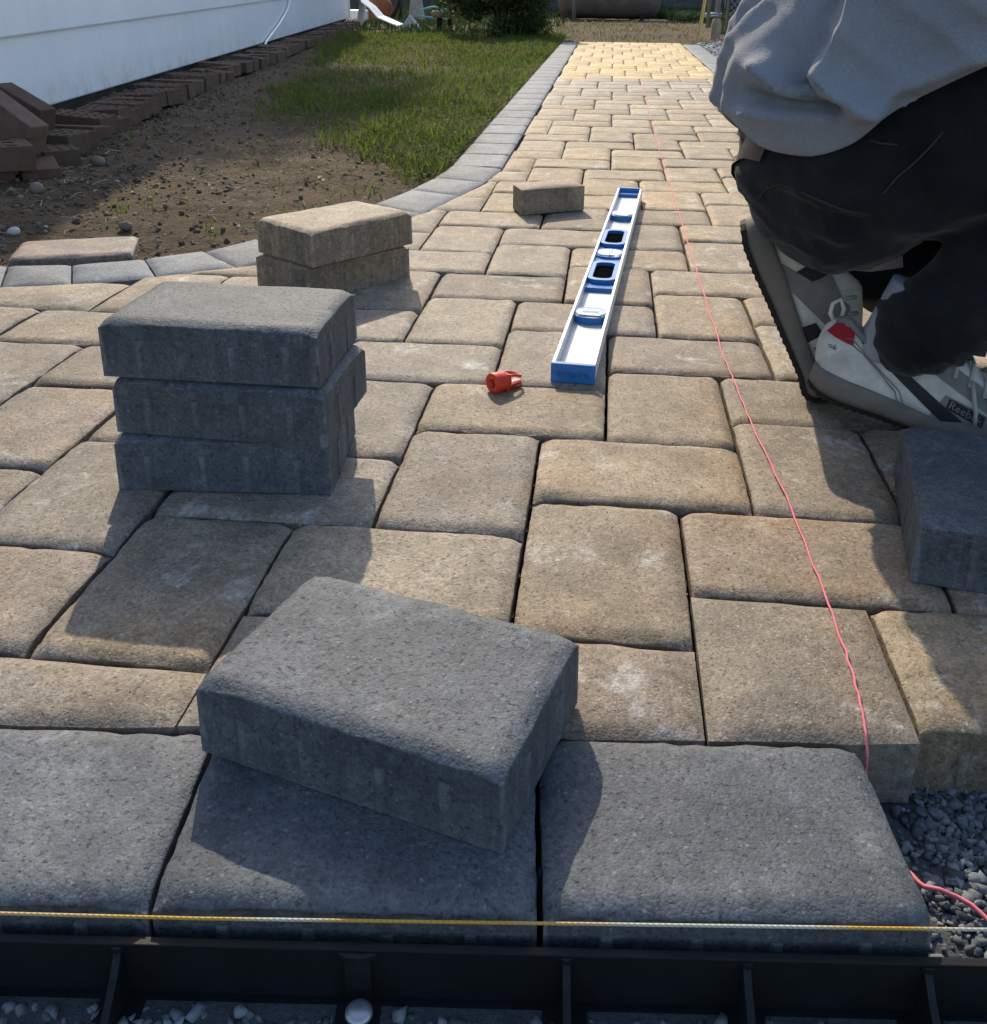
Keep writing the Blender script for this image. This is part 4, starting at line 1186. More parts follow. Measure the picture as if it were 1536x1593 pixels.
mb.add(Vq, Fq); o = mb.obj('plastic_sheet', M['white_plastic'], None, False, loc=(-2.55, 11.0, .02)); tag(o, 'crumpled white plastic sheet on the grass in front of the clay pot', 'sheet')
mb = MB(); mb.prism([(-.12, -.1), (.12, -.1), (.11, .1), (-.13, .1)], 0, .14); o = mb.obj('white_bucket', M['white_plastic'], None, bevel=.02, loc=(-3.05, 12.2, .02)); tag(o, 'white plastic tub half hidden by the house corner', 'tub')
mb = MB(); lathe(mb, [(.15, -.02), (.14, .02), (.11, .16), (.085, .31), (.075, .33), (0, .335)], 4, Matrix.Rotation(R(40), 4, 'Z'))
o = mb.obj('concrete_block', M['concrete'], None, False, loc=(-2.42, 12.9, 0)); tag(o, 'tapered grey concrete block standing beside the clay pot', 'block')
mb = MB(); mb.tube([(-.12, 0, -.02), (0, 0, .20), (.08, 0, .45), (.10, 0, .8)], [.03, .028, .025, .02], 8); mb.tube([(.02, .02, -.02), (.05, 0, .2), (.02, 0, .42)], [.025, .02, .016], 8)
o = mb.obj('dead_trunk', M['charred'], None, True, loc=(-2.62, 12.6, 0)); tag(o, 'thin dark forked trunk between clay pot and concrete block', 'trunk')
mb = MB(); mb.tube([(-.22 + .0 * k, 0, .10) for k in range(1)] + [(-.20, 0, .08), (-.16, .0, .17), (-.02, .05, .20), (.14, .06, .17), (.22, .02, .12), (.16, -.06, .07), (0, -.1, .08), (-.16, -.08, .09)], .013, 6)
o = mb.obj('garden_hose', M['hose'], None, True, loc=(-1.95, 11.6, .02)); tag(o, 'loop of pale teal garden hose beside the tan slab', 'hose')
sl_ = empty('slab_stool', (-1.62, 10.2, 0)); tag(sl_, 'round tan slab on short dark legs beside the shrub', 'stool')
mb = MB(); lathe(mb, [(0, .14), (.10, .14), (.125, .155), (.13, .19), (.115, .215), (0, .22)], 16); mb.obj('slab', M['tan_rock'], sl_, True)
for q in range(3):
    a = q * 2.1; mb = MB(); mb.tube([(.09 * math.cos(a), .09 * math.sin(a), -.03), (.07 * math.cos(a), .07 * math.sin(a), .15)], .02, 7); mb.obj('leg', M['charred'], sl_, True)
mb = MB(); V = [(-.12, -.05, 0), (.1, -.08, 0), (.14, .08, 0), (-.08, .1, 0), (.0, .0, .17)]
mb.add(V, [(0, 1, 4), (1, 2, 4), (2, 3, 4), (3, 0, 4), (3, 2, 1, 0)]); o = mb.obj('pale_stone', M['white_rock'], None, bevel=.012, loc=(-2.12, 10.9, -.01)); tag(o, 'pale pointed stone at the edge of the grass', 'stone')

tk = empty('tank', (.15, 14.9, 0)); tag(tk, 'rusty brown horizontal tank lying beyond the end of the path', 'tank')
mb = MB(); rt = .36
lathe(mb, [(0, -.78), (.22, -.76), (.33, -.70), (rt, -.60), (rt, .60), (.33, .70), (.22, .76), (0, .78)], 32, Matrix.Translation((.0, 0, rt + .02)) @ Matrix.Rotation(R(90), 4, 'Y')); mb.obj('shell', M['tank'], tk, True)
for x in (-.55, .5):
    mb = MB(); mb.box(x - .03, x + .03, -.22, .22, -.03, .16); mb.obj('cradle', M['charred'], tk)
mb = MB(); mb.tube([(-.50, -.45, -.05), (-.50, -.43, 1.3)], .03, 8); o = mb.obj('metal_post', M['steel'], None, True, loc=(.15, 14.8, 0)); tag(o, 'grey post standing in front of the rusty tank', 'post')

fn = empty('wooden_fence', (-1.0, 17.8, 0)); tag(fn, 'dark weathered board fence across the back of the yard', 'fence')
b = MB(); b.box(-.0738, .0738, -.011, .011, -.05, 1.75); pk_me = b.mesh('picket', bevel=.003); pk_me.materials.append(M['fence'])
for k in range(66):
    link('picket', pk_me, M['fence'], fn, (-4.6 + k * .148, random.uniform(-.006, .006), random.uniform(-.02, .02)), (0, random.gauss(0, .006), 0))
for z in (.35, 1.35):
    b = MB(); b.box(-4.7, 5.3, .013, .055, z, z + .09); b.obj('rail', M['fence'], fn)

stk = MB(); stk.tube([(0, 0, -.12), (.055, .02, .45), (.11, .04, .95)], .017, 4)
tag(stk.obj('wooden_stake', M['yellow_wood'], None, loc=(1.035, 9.15, 0)), 'yellow wooden stake standing at the far corner of the path', 'stake')
cf = empty('chain_link_fence', (1.30, 10.1, 0)); tag(cf, 'galvanised chain link fence with posts beyond the pale gravel', 'fence')
mb = MB(); mb.tube([(0, 0, -.1), (0, 0, 1.35)], .031, 12); mb.obj('post', M['steel'], cf, True)
mb = MB(); mb.tube([(-.10, -.10, .08), (-.095, -.10, 1.3)], .021, 10); mb.obj('gate_post', M['steel'], cf, True)
mb = MB(); lathe(mb, [(.05, -.1), (.055, .10), (.04, .16), (.03, .17)], 12); mb.obj('footing', M['tan_rock'], cf, True)
mb = MB(); mb.tube([(.10, .02, .05), (.105, .02, 1.3)], .012, 8); mb.obj('tension_bar', M['steel'], cf, True)
for z in (.19, .21, 1.1):
    mb = MB(); mb.tube([(-.13, -.1, z), (-.02, -.04, z + .01), (.04, 0, z)], .014, 8); mb.obj('hinge', M['steel'], cf, True)
mb = MB(); Wm, Hm, sp_ = 2.6, 1.2, .062
k = -Hm
while k < Wm:
    for sg in (1, -1):
        x0, x1 = k, k + Hm; 
        pa = (max(0, x0), max(0, -x0) if x0 < 0 else 0); pb = (min(Wm, x1), Hm - max(0, x1 - Wm))
        za, zb = (pa[1], pb[1]) if sg > 0 else (Hm - pa[1], Hm - pb[1])
        mb.tube([(pa[0] + .12, .02 + .004 * sg, za + .05), (pb[0] + .12, .02 + .004 * sg, zb + .05)], .0022, 4, False)
    k += sp_
o = mb.obj('wire_mesh', M['steel'], cf); o['kind'] = 'stuff'
mb = MB(); mb.tube([(.0, .02, 1.28), (2.8, .02, 1.28)], .02, 8); mb.obj('top_rail', M['steel'], cf, True)
mb = MB(); mb.tube([(2.75, .02, -.1), (2.75, .02, 1.3)], .03, 10); mb.obj('post', M['steel'], cf, True)

tr_ = empty('tree', (-4.15, 12.6, 0)); tag(tr_, 'added out-of-view leafy tree beyond the house roof, shading the lawn', 'tree')  # unseen tree, added so that its crown shades the lawn
mb = MB(); mb.tube([(0, 0, -.1), (.03, -.05, 1.6), (.10, -.2, 3.2), (.25, -.5, 4.6), (.4, -.8, 6.0)], [.17, .14, .12, .09, .05], 12); mb.obj('trunk', M['bark'], tr_, True)
lob = [((.6, -1.2, 5.2), .8), ((.1, -.3, 6.0), .8), ((1.0, -2.2, 4.9), .7), ((.3, -2.0, 5.6), .8), ((-.4, -.9, 5.4), .8), ((1.1, -3.0, 4.7), .6), ((.2, -3.2, 4.9), .6)]
mb = MB()
for (c_, r_) in lob:
    mb.tube([(.12, -.25, 3.4), (c_[0] * .5 + .05, c_[1] * .5 - .1, 4.3), c_], [.06, .04, .015], 7)
mb.obj('limb', M['bark'], tr_, True)
lob2 = [((c_[0] + random.uniform(-.5, .5) * r_, c_[1] + random.uniform(-.5, .5) * r_, c_[2] + random.uniform(-.4, .4) * r_), r_ * .5) for (c_, r_) in lob for _ in range(6)]
leafy('crown', 15000, lob2, .055, M['shrub'], tr_, 31)

# ------------------------------------------------------------------ crouching worker
person = empty('person', (.60, .12, 0))
tag(person, 'person crouching in grey sweatshirt, black trousers and white sneakers', 'person')
PO = Vector(person.location)
def capsule(mb, p0, r0, p1, r1, n=18, sq=None):
    p0, p1 = Vector(p0), Vector(p1); ax = (p1 - p0); L = ax.length; ax = ax / L if L > 1e-6 else Vector((0, 0, 1))
    pts = []; rr = []
    for k in range(6):
        a = math.pi / 2 * (1 - k / 6); pts.append(p0 - ax * r0 * math.sin(a)); rr.append(max(1e-4, r0 * math.cos(a)))
    for k in range(6, -1, -1):
        a = math.pi / 2 * (1 - k / 6); pts.append(p1 + ax * r1 * math.sin(a)); rr.append(max(1e-4, r1 * math.cos(a)))
    mb.tube(pts, rr, n)
def ellipsoid(mb, c, r, rz=0):
    Mx = Matrix.Translation(c) @ Matrix.Rotation(rz, 4, 'Z') @ Matrix.Diagonal((r[0], r[1], r[2], 1))
    lathe(mb, [(1e-3, -1)] + [(math.cos(R(a)), math.sin(R(a))) for a in range(-75, 76, 15)] + [(1e-3, 1)], 20, Mx)
def blob(mb, voxel, it):
    t = link('tmp', mb.mesh('tmp'))
    m = t.modifiers.new('r', 'REMESH'); m.mode = 'VOXEL'; m.voxel_size = voxel
    if it:
        m = t.modifiers.new('s', 'SMOOTH'); m.factor = .5; m.iterations = it
    dg = bpy.context.evaluated_depsgraph_get(); dg.update()
    me = bpy.data.meshes.new_from_object(t.evaluated_get(dg))
    d = t.data; bpy.data.objects.remove(t); bpy.data.meshes.remove(d)
    me.materials.clear()
    return me
def get_co(me):
    a = np.empty(len(me.vertices) * 3, np.float32); me.vertices.foreach_get('co', a); return a.reshape(-1, 3).astype(float)
def get_no(me):
    a = np.empty(len(me.vertices) * 3, np.float32); me.vertex_normals.foreach_get('vector', a); return a.reshape(-1, 3).astype(float)
def set_co(me, V): me.vertices.foreach_set('co', np.asarray(V, np.float32).ravel()); me.update()
def put(name, me, mat, parent=None):
    V = get_co(me) - np.array(PO); set_co(me, V)
    me.polygons.foreach_set('use_smooth', np.ones(len(me.polygons), bool))
    return link(name, me, mat, parent or person)
def ridge(V, pts, w):
    """distance falloff from a polyline in the x-z plane"""
    d = np.full(len(V), 9.0)
    for a, b_ in zip(pts[:-1], pts[1:]):
        a = np.array(a); b_ = np.array(b_); e_ = b_ - a
        q = V[:, [0, 2]] - a; t = np.clip((q @ e_) / (e_ @ e_), 0, 1)
        d = np.minimum(d, np.linalg.norm(q - t[:, None] * e_, axis=1))
    return np.exp(-(d / w) ** 1.25)
def pxz(px, py): return (.484 + (px - 1350) * .00070, .384 - (py - 160) * .00067)

# trousers
mb = MB()
ellipsoid(mb, (.495, .135, .300), (.125, .115, .120)); ellipsoid(mb, (.510, .285, .300), (.125, .115, .120))
ellipsoid(mb, (.515, .20, .375), (.135, .185, .085))
capsule(mb, (.50, .105, .315), .108, (.845, -.025, .405), .078)
capsule(mb, (.845, -.025, .400), .078, (.655, .035, .215), .066); capsule(mb, (.655, .035, .215), .066, (.578, .050, .138), .055)
capsule(mb, (.535, .290, .310), .105, (.87, .205, .085), .075)
capsule(mb, (.87, .205, .080), .066, (.520, .245, .170), .056)
me = blob(mb, .0055, 14)
V = get_co(me); N = get_no(me)
def ridged(a, b_, sd, o=2): return 1 - np.abs(2 * fbm(a, b_, sd, o) - 1) * 2
f = .0045 * (fbm(V[:, 0] * 16 + V[:, 2] * 10, V[:, 1] * 9 + V[:, 2] * 22, 3, 3) - .5) * 2
f += -.0045 + .0075 * np.clip(ridged(V[:, 0] * 7 - V[:, 2] * 9, V[:, 1] * 5 + V[:, 2] * 14 + V[:, 0] * 10, 5), 0, 1) ** 2 + .0055 * np.clip(ridged(V[:, 0] * 22 + V[:, 2] * 12, V[:, 1] * 12 - V[:, 2] * 20, 6), 0, 1) ** 2
f = np.where(V[:, 2] > .30, np.minimum(f, .002) - .004 * np.clip((V[:, 2] - .30) / .05, 0, 1), f)
cuff = np.exp(-(((V[:, 0] - .59) / .05) ** 2 + ((V[:, 2] - .14) / .04) ** 2 + ((V[:, 1] - .07) / .08) ** 2))
f += cuff * .006 * np.sin(V[:, 2] * 260 + V[:, 0] * 150)
f += .007 * ridge(V, [pxz(1240, 296), pxz(1300, 312), pxz(1350, 326)], .008) * (V[:, 1] < .15) - .006 * ridge(V, [pxz(1240, 306), pxz(1300, 322), pxz(1350, 336)], .008) * (V[:, 1] < .15)
f += .006 * ridge(V, [pxz(1290, 202), pxz(1330, 207), pxz(1375, 215)], .007) * (V[:, 1] < .15)
V = V + N * f[:, None]
set_co(me, V)
trousers_me = me.copy()
tro = put('trousers', me, M['trousers'])
# brown belt where the sweatshirt rides up
from mathutils.bvhtree import BVHTree
bv = BVHTree.FromPolygons([tuple(v) for v in get_co(trousers_me)], [tuple(p.vertices) for p in trousers_me.polygons])
mb = MB(); nu, nv = 30, 8; V = []
for i in range(nu + 1):
    th = R(130 + 92 * i / nu); z0 = .315 - .042 * math.exp(-((i / nu - .60) / .16) ** 2); z1 = .375
    for j in range(nv + 1):
        o_ = Vector((.52, .20, z0 + (z1 - z0) * j / nv)); dr = Vector((math.cos(th), math.sin(th), 0))
        hit = bv.ray_cast(o_ + dr * .6, -dr)[0]; V.append((hit if hit is not None else o_ + dr * .15) + dr * .006)
mb.add(V, [(i * (nv + 1) + j, (i + 1) * (nv + 1) + j, (i + 1) * (nv + 1) + j + 1, i * (nv + 1) + j + 1) for i in range(nu) for j in range(nv)])
put('belt', mb.mesh('belt'), M['leather_brown'])
def on_trousers(pts, off):
    out = []
    for (px_, py_) in pts:
        x_, z_ = pxz(px_, py_); hit = bv.ray_cast(Vector((x_, -.6, z_)), Vector((0, 1, 0)))[0]
        if hit is not None: out.append(hit + Vector((0, -off, 0)))
    return out
for pl in ([(1238, 292), (1270, 300), (1300, 311), (1330, 321), (1362, 326)], [(1222, 300), (1216, 320), (1208, 345), (1200, 362)], [(1240, 292), (1228, 298), (1222, 306)], [(1345, 209), (1360, 212), (1385, 214)], [(1440, 190), (1425, 215), (1408, 240), (1390, 262), (1372, 290)]):
    q = on_trousers(pl, .0012)
    if len(q) > 1:
        mb = MB(); mb.tube(q, .0013, 6); put('seam', mb.mesh('seam'), M['seam'])

# sweatshirt
mb = MB()
lx, ly = .20, .975
for q in (-.055, .055):
    dx_, dy_ = lx * q, ly * q
    capsule(mb, (.505 + dx_, .195 + dy_, .395), .150, (.600 + dx_, .170 + dy_, .500), .162)
    capsule(mb, (.600 + dx_, .170 + dy_, .500), .162, (.735 + dx_, .135 + dy_, .640), .150)
capsule(mb, (.49, .19, .36), .145, (.50, .19, .42), .15)
capsule(mb, (.665, .02, .655), .085, (.865, -.105, .500), .060); capsule(mb, (.865, -.105, .500), .060, (.975, -.065, .300), .043)
capsule(mb, (.725, .265, .655), .085, (.945, .285, .470), .060); capsule(mb, (.945, .285, .470), .060, (1.02, .140, .280), .043)
capsule(mb, (.66, .14, .66), .12, (.745, .105, .725), .075)
me = blob(mb, .0050, 20)
V = get_co(me); N = get_no(me)
side = np.clip((.16 - V[:, 1]) / .06, 0, 1)
f = .010 * (fbm(V[:, 0] * 9 + V[:, 2] * 7, V[:, 1] * 6 + V[:, 2] * 4, 13, 2) - .5) + .0035 * (fbm(V[:, 0] * 30 + V[:, 2] * 14, V[:, 1] * 16 + V[:, 2] * 6, 14, 2) - .5)
f += -.004 + .0065 * np.clip(ridged(V[:, 0] * 6 + V[:, 2] * 9, V[:, 1] * 6 - V[:, 2] * 4, 23), 0, 1) ** 2.5 + .0035 * np.clip(ridged(V[:, 0] * 17 + V[:, 2] * 15, V[:, 1] * 14 - V[:, 2] * 7, 24), 0, 1) ** 2.5
f += side * .024 * ridge(V, [pxz(1305, -20), pxz(1295, 45), pxz(1270, 105)], .011)
f -= side * .020 * ridge(V, [pxz(1265, 5), pxz(1255, 60), pxz(1235, 110)], .016)
f += side * .034 * ridge(V, [pxz(1195, 112), pxz(1225, 142), pxz(1290, 152)], .010)
f -= side * .038 * ridge(V, [pxz(1190, 158), pxz(1240, 164), pxz(1290, 162)], .009)
f += side * .020 * ridge(V, [pxz(1185, 178), pxz(1240, 176), pxz(1300, 168), pxz(1350, 150)], .009)
f += side * .030 * ridge(V, [pxz(1260, 118), pxz(1300, 148), pxz(1345, 156)], .009)
f -= side * .034 * ridge(V, [pxz(1240, 128), pxz(1270, 152), pxz(1300, 166)], .007)
f += side * .018 * ridge(V, [pxz(1360, 130), pxz(1410, 110), pxz(1480, 70)], .014)
f -= side * .018 * ridge(V, [pxz(1380, 150), pxz(1440, 125), pxz(1500, 85)], .012)
back = np.clip((.44 - V[:, 0]) / .05, 0, 1)
f += back * .006 * np.sin(V[:, 1] * 95 + V[:, 2] * 30 + 2 * np.sin(V[:, 2] * 14)) * np.clip((V[:, 1] - .05) / .1, 0, 1)
f += .007 * np.clip((.43 - V[:, 2]) / .06, 0, 1)
V = V + N * f[:, None]
def hem(x, y): return np.interp(x, [.30, .345, .38, .43, .47, .487, .53, .60, .70, .90], [.378, .362, .331, .328, .349, .378, .402, .442, .49, .54]) - np.clip((y - .2) * .10, 0, .02)
hz = hem(V[:, 0], V[:, 1])
arm = V[:, 0] > .80
low = (V[:, 2] < hz) & ~arm
faces = [list(p.vertices) for p in me.polygons]
keepf = [p for p in faces if not all(low[i] for i in p)]
V[low, 2] = hz[low]
vid = sorted(set(i for p in keepf for i in p)); mp = {v: k for k, v in enumerate(vid)}
sm_ = bpy.data.meshes.new('sweatshirt'); sm_.from_pydata(V[vid].tolist(), [], [[mp[i] for i in p] for p in keepf]); sm_.update()
bm = bmesh.new(); bm.from_mesh(sm_)
bmesh.ops.delete(bm, geom=[v for v in bm.verts if not v.link_faces], context='VERTS')
bed = [e_ for e_ in bm.edges if e_.is_boundary]; nb = {}
for e_ in bed:
    a, c_ = e_.verts; nb.setdefault(a, []).append(c_); nb.setdefault(c_, []).append(a)
for _ in range(30):
    new = {v: v.co * .4 + sum((q.co for q in L_), Vector()) * (.6 / len(L_)) for v, L_ in nb.items()}
    for v, c_ in new.items(): v.co = c_
ringv = set(nb)
for _ in range(2):
    grow = {q for v in ringv for e_ in v.link_edges for q in e_.verts} - set(nb)
    for v in grow:
        L_ = [e_.other_vert(v) for e_ in v.link_edges]; v.co = v.co * .5 + sum((q.co for q in L_), Vector()) * (.5 / len(L_))
    ringv |= grow
bm.to_mesh(sm_); bm.free()
so = put('sweatshirt', sm_, M['shirt'])
sd = so.modifiers.new('thick', 'SOLIDIFY'); sd.thickness = .004; sd.offset = -1
# stitched hem band
mb = MB()

# body: head, neck, hands (out of the picture, one continuous figure)
mb = MB()
capsule(mb, (.70, .12, .68), .06, (.79, .095, .79), .052)
ellipsoid(mb, (.845, .080, .855), (.098, .076, .112), R(-15)); ellipsoid(mb, (.885, .070, .815), (.060, .056, .070), R(-15))
capsule(mb, (.930, .058, .850), .011, (.948, .053, .826), .014)
for sg in (-1, 1): ellipsoid(mb, (.842 + .016 * sg, .080 + .077 * sg, .848), (.024, .012, .032), R(-15))
for (w, h_, d) in (((.965, -.068, .318), (1.005, -.045, .225), 1), ((1.01, .160, .298), (1.04, .085, .215), -1)):
    w = Vector(w); h_ = Vector(h_); capsule(mb, w, .033, w.lerp(h_, .5), .030)
    ax = (h_ - w).normalized(); sd_ = ax.cross(Vector((1, 0, .2))).normalized()
    for sgn in (-.030, -.010, .010, .030): capsule(mb, w.lerp(h_, .45) + sd_ * sgn * .6, .017, h_ + sd_ * sgn * .9, .013)
    for k, sgn in enumerate((-.030, -.010, .010, .030)):
        L = (.062, .074, .080, .068)[k]; p = h_ + sd_ * sgn
        capsule(mb, p, .0105, p + ax * L * .45 + Vector((.012, 0, -.004)), .0095); capsule(mb, p + ax * L * .45 + Vector((.012, 0, -.004)), .0095, p + ax * L + Vector((-.008, 0, -.008)), .0080)
    p = w.lerp(h_, .55); capsule(mb, p, .016, p + sd_ * .045 * d + ax * .02, .0125); capsule(mb, p + sd_ * .045 * d + ax * .02, .0125, p + sd_ * .052 * d + ax * .055, .010)
me = blob(mb, .0045, 4); put('body', me, M['skin'])
mb = MB(); ellipsoid(mb, (.828, .084, .878), (.106, .085, .105), R(-15)); me = blob(mb, .008, 2)
V = get_co(me); keepf = [list(p.vertices) for p in me.polygons if (lambda c: c[2] > .84 + .9 * max(0, c[0] - .86) and c[0] < .925)(V[list(p.vertices)].mean(0))]
vid = sorted(set(i for p in keepf for i in p)); mp = {v: k for k, v in enumerate(vid)}
hm = bpy.data.meshes.new('hair'); hm.from_pydata(V[vid].tolist(), [], [[mp[i] for i in p] for p in keepf]); hm.update(); put('hair', hm, M['hair'])

# sneakers
SL = .300
def sw(s): return np.interp(s, [0, .004, .014, .04, .09, .15, .20, .24, .270, .290, .30], [.010, .018, .027, .0335, .0315, .037, .0455, .0455, .037, .020, .006])
def szt(s): return np.interp(s, [0, .06, .14, .22, .30], [.036, .033, .026, .023, .024])
def szb(s): return np.interp(s, [0, .02, .05, .21, .30], [.006, .001, 0, 0, .012])
def sut(s): return np.interp(s, [0, .006, .02, .045, .075, .10, .12, .15, .20, .25, .28, .295, .30], [.050, .064, .068, .056, .052, .070, .080, .072, .053, .040, .028, .012, .004])
EXP = 2.7
def side_pt(s, h, sg, off=0.0):
    t = float(sut(s)); w = float(sw(s)) - .002; q = max(0, 1 - (max(0.0, min(h, t * .999)) / t) ** EXP) ** (1 / EXP)
    lean = 1 - .16 * h / .07
    sb_ = s - .007 * max(0.0, 1 - s / .035) * math.sin(math.pi * min(1.0, max(0.0, h) / .062))
    return Vector((sb_, sg * (w * q * lean + off), float(szt(s)) + h - .004))
def make_shoe(ball, heading, pitch, sb, side, near, scl=1.0):
    Mw = Matrix.Translation(Vector(ball) - PO) @ Matrix.Rotation(heading, 4, 'Z') @ Matrix.Rotation(pitch, 4, 'Y') @ Matrix.Scale(scl, 4) @ Matrix.Translation((-sb, 0, 0))
    def T(p):
        p = Vector(p)
        if p.x > sb - .03:
            t = min(1, (p.x - sb + .03) / .06); a = pitch * t * t * (3 - 2 * t)
            q = Matrix.Rotation(-a, 4, 'Y') @ Vector((p.x - sb, p.y, p.z)); p = Vector((q.x + sb, q.y, q.z))
        return Mw @ p
    ss = sorted(set([0, .002, .005, .010, .016, .024] + list(np.linspace(.034, .27, 30)) + [.278, .285, .291, .296, .30]))
    def loft(name, sec, mat, parent, closed=True, smooth=True):
        mb = MB(); rings = [sec(s) for s in ss]; n = len(rings[0]); V = [T(p) for r_ in rings for p in r_]
        F = []
        for i in range(len(ss) - 1):
            for k in range(n if closed else n - 1):
                q = (k + 1) % n; F.append((i * n + k, (i + 1) * n + k, (i + 1) * n + q, i * n + q))
        F += [tuple(range(n)), tuple((len(ss) - 1) * n + k for k in range(n - 1, -1, -1))]
        mb.add(V, F); o = mb.obj(name, mat, parent, smooth); return o
    hh = np.concatenate([np.linspace(0, .9, 8), [.95, .98, 1.0]])
    def upper(s):
        t = float(sut(s)); P = [side_pt(s, t * h, 1) for h in hh] + [side_pt(s, t * h, -1) for h in hh[-2::-1]]
        return P
    up_ = loft('shoe', upper, M['shoe_white'], person)
    def sole(s):
        w = float(sw(s)) + .0035; z0 = float(szb(s)) + .006; z1 = float(szt(s))
        return [Vector((s * 1.01 - .0015, y, z)) for y, z in ((w - .002, z0), (w + .0012, z0 + .35 * (z1 - z0)), (w + .0005, z0 + .8 * (z1 - z0)), (w - .0015, z1), (-w + .0015, z1), (-w - .0005, z0 + .8 * (z1 - z0)), (-w - .0012, z0 + .35 * (z1 - z0)), (-w + .002, z0))]
    loft('midsole', sole, M['shoe_sole'], up_)
    def outs(s):
        w = float(sw(s)) + .003; z0 = float(szb(s)); g_ = .0010 * (math.sin(s * 700) > 0)
        return [Vector((s * 1.012 - .0018, y, z)) for y, z in ((w - .001 - g_, z0 + g_), (w + .0010, z0 + .0062), (-w - .0010, z0 + .0062), (-w + .001 + g_, z0 + g_))]
    ss_old = list(ss); ss[:] = sorted(set(ss_old + list(np.arange(.01, .295, .003))))
    loft('outsole', outs, M['outsole'], up_, smooth=False); ss[:] = ss_old
    def patch(name, c, mat, off=.0011, nu=12, nv=5, sg=side):
        """c: four (s, h) corners, bilinear, laid on the upper"""
        mb = MB(); V = []
        for i in range(nu + 1):
            for j in range(nv + 1):
                u, v = i / nu, j / nv
                s = (1 - u) * (1 - v) * c[0][0] + u * (1 - v) * c[1][0] + u * v * c[2][0] + (1 - u) * v * c[3][0]
                h = (1 - u) * (1 - v) * c[0][1] + u * (1 - v) * c[1][1] + u * v * c[2][1] + (1 - u) * v * c[3][1]
                V.append(T(side_pt(s, h, sg, off)))
        mb.add(V, [(i * (nv + 1) + j, (i + 1) * (nv + 1) + j, (i + 1) * (nv + 1) + j + 1, i * (nv + 1) + j + 1) for i in range(nu) for j in range(nv)])
        return mb.obj(name, mat, up_, True)
    def line(pts, r, mat, name='stitching', off=.001):
        mb = MB(); mb.tube([T(side_pt(s, h, side, off)) for s, h in pts], r, 6); mb.obj(name, mat, up_, True)
    def word(body, s0, h0, size, mat, slope=0.0, off=.0024):
        cu = bpy.data.curves.new('t', 'FONT'); cu.body = body; cu.size = size; cu.align_x = 'CENTER'; cu.align_y = 'CENTER'; cu.resolution_u = 2
        t = bpy.data.objects.new('t', cu); COL.objects.link(t); me = bpy.data.meshes.new_from_object(t.evaluated_get(bpy.context.evaluated_depsgraph_get()))
        bpy.data.objects.remove(t); bpy.data.curves.remove(cu); me.materials.clear(); me.name = 'lettering'
        for v in me.vertices:
            x, y = v.co.x, v.co.y
            v.co = T(side_pt(s0 + x - slope * y, h0 + y + slope * x, side, off))
        return link('lettering', me, mat, up_)
    if near:
        patch('stripe', [(.040, .050), (.050, .056), (.172, .013), (.150, .004)], M['shoe_dark'], .0013, 16, 4)
        patch('toe_overlay', [(.135, -.002), (.292, -.002), (.275, .022), (.145, .034)], M['shoe_grey'], .0009, 16, 6)
        patch('eyestay', [(.120, .052), (.205, .028), (.205, .046), (.128, .070)], M['shoe_grey'], .0009, 10, 4)
        patch('heel_panel', [(.004, -.002), (.098, -.002), (.090, .012), (.030, .045)], M['shoe_white'], .0008, 12, 5)
        line([(.030, .045), (.045, .040), (.070, .027), (.094, .013), (.100, .004), (.096, -.002)], .0007, M['shoe_grey'])
        line([(.024, .048), (.030, .050), (.040, .045), (.066, .031), (.098, .016), (.106, .005), (.103, -.002)], .0006, M['shoe_grey'])
        patch('label', [(.150, .020), (.192, .016), (.192, .028), (.150, .032)], M['shoe_dark'], .0016, 8, 3)
        word('Reebok', .171, .024, .0125, M['shoe_grey'], -.10)
        word('ok', .016, .034, .009, M['shoe_dark'], -.1, .0016)
        patch('heel_tab', [(.004, .046), (.034, .043), (.030, .059), (.008, .063)], M['shoe_red'], .0012, 8, 4)
        patch('heel_tab', [(.004, .046), (.034, .043), (.030, .059), (.008, .063)], M['shoe_red'], .0012, 8, 4, -side)
        mb = MB(); mb.tube([T((.006, 0, .085)), T((-.004, 0, .096)), T((-.005, 0, .108)), T((.002, 0, .116)), T((.009, 0, .106)), T((.010, 0, .092))], .0028, 6); mb.obj('pull_loop', M['shoe_white'], up_, True)
        mb = MB(); mb.tube([T(side_pt(s, h, side, .002)) for s, h in ((.006, .062), (.02, .066), (.034, .058), (.05, .050), (.072, .047), (.09, .055), (.102, .064))], .0045, 8); mb.obj('collar', M['shoe_grey'], up_, True)
        for k in range(5):
            s = .135 + k * .018
            mb = MB(); t_ = float(sut(s)); mb.tube([T(side_pt(s, t_ * .72, 1, .003)), T(side_pt(s + .005, t_ * .97, 1, .004) + Vector((0, 0, .004))), T(side_pt(s + .008, t_ * .97, -1, .004) + Vector((0, 0, .004))), T(side_pt(s + .012, t_ * .72, -1, .003))], .0026, 6); mb.obj('lace', M['lace'], up_, True)
        mb = MB(); mb.tube([T(side_pt(.165, .058, side, .004)), T(side_pt(.172, .045, side, .006)), T(side_pt(.180, .030, side, .006)), T(side_pt(.184, .016, side, .005))], .0026, 6); mb.obj('lace', M['lace'], up_, True)
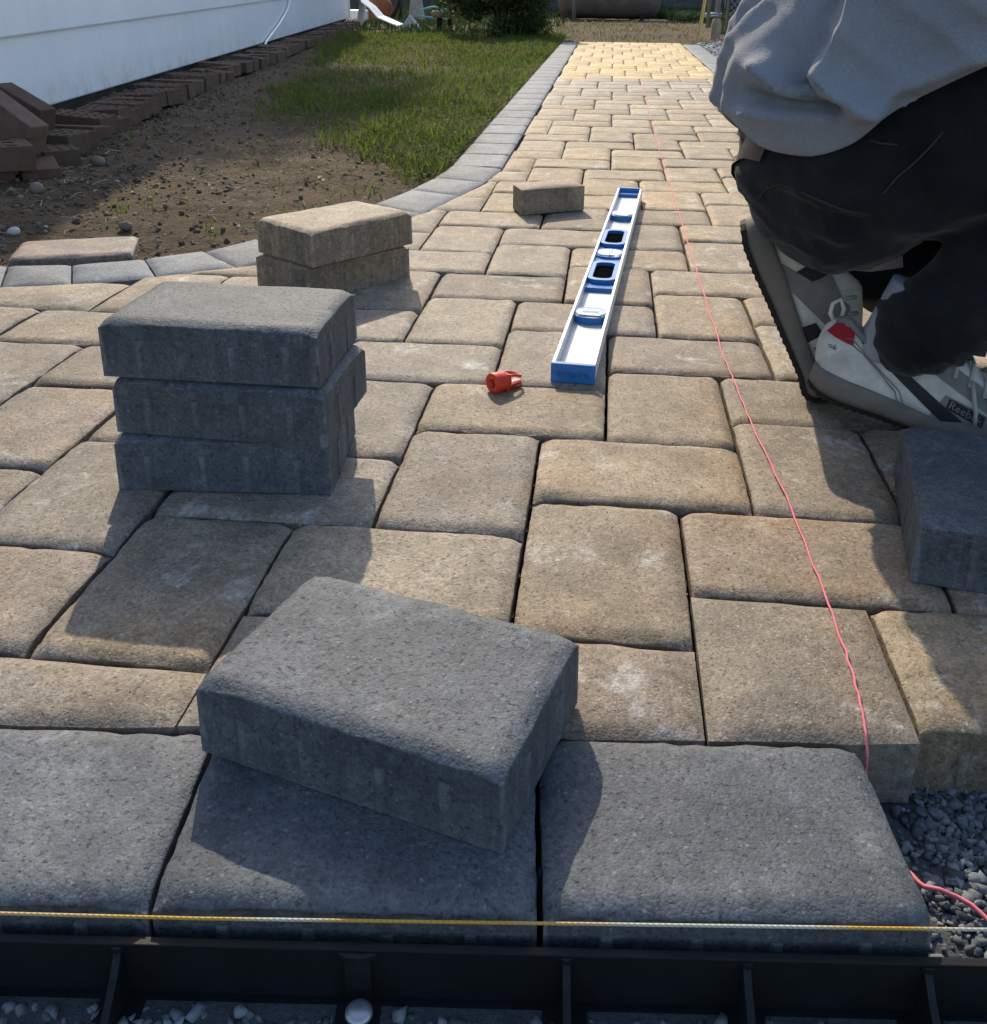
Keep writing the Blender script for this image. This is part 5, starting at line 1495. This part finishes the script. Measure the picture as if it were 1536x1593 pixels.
        mb = MB(); mb.tube([T(side_pt(.185, .050, side, .004)), T(side_pt(.205, .034, side, .010)), T(side_pt(.225, .010, side, .010)), T(side_pt(.235, .016, side, .006)), T(side_pt(.215, .038, side, .004))], .0026, 6); mb.obj('lace', M['lace'], up_, True)
    else:
        patch('stripe', [(.066, .052), (.090, .054), (.088, .014), (.070, .016)], M['shoe_dark'], .0012, 5, 8)
        patch('side_overlay', [(.045, -.002), (.075, -.002), (.185, .050), (.130, .060)], M['shoe_grey'], .0014, 16, 5)
        patch('side_overlay', [(.090, .028), (.125, .034), (.130, .056), (.088, .052)], M['shoe_grey'], .0016, 8, 5)
        patch('stripe', [(.132, .000), (.152, -.001), (.150, .024), (.134, .020)], M['shoe_dark'], .0012, 6, 6)
        patch('stripe', [(.160, .008), (.180, .016), (.176, .040), (.160, .030)], M['shoe_dark'], .0012, 6, 6)
        patch('toe_overlay', [(.168, -.002), (.292, -.002), (.270, .030), (.182, .026)], M['shoe_grey'], .0013, 14, 5)
        line([(.012, .040), (.030, .034), (.045, .034), (.050, .044), (.050, .052)], .0009, M['shoe_grey'])
        line([(.010, .037), (.030, .030), (.048, .030), (.054, .043), (.054, .052)], .0007, M['shoe_grey'])
        for k in range(5):
            s = .122 + k * .018; mb = MB(); t_ = float(sut(s)); mb.tube([T(side_pt(s, t_ * .74, side, .001)), T(side_pt(s + .004, t_ * .88, side, .003))], .0026, 6); mb.obj('lace', M['lace'], up_, True)
        patch('heel_tab', [(.004, .046), (.034, .043), (.030, .059), (.008, .063)], M['shoe_red'], .0012, 8, 4)
    # sock rising from the opening
    mb = MB(); c0 = Vector((.058, 0, .070)); c1 = Vector((.070, 0, .125)) if near else Vector((.085, 0, .125))
    mb.tube([T(c0 - Vector((0, 0, .02))), T(c0), T(c0.lerp(c1, .5)), T(c1), T(c1 + Vector((.006, 0, .03)))], [.024, .026, .026, .028, .030], 20)
    mb.obj('sock', M['sock'], person, True)
    return T
make_shoe((.668, .032, .0015), R(-19), R(11), .21, -1, True, 1.0)
make_shoe((.492, .195, .0015), R(-8), R(62), .215, -1, False, 1.1)
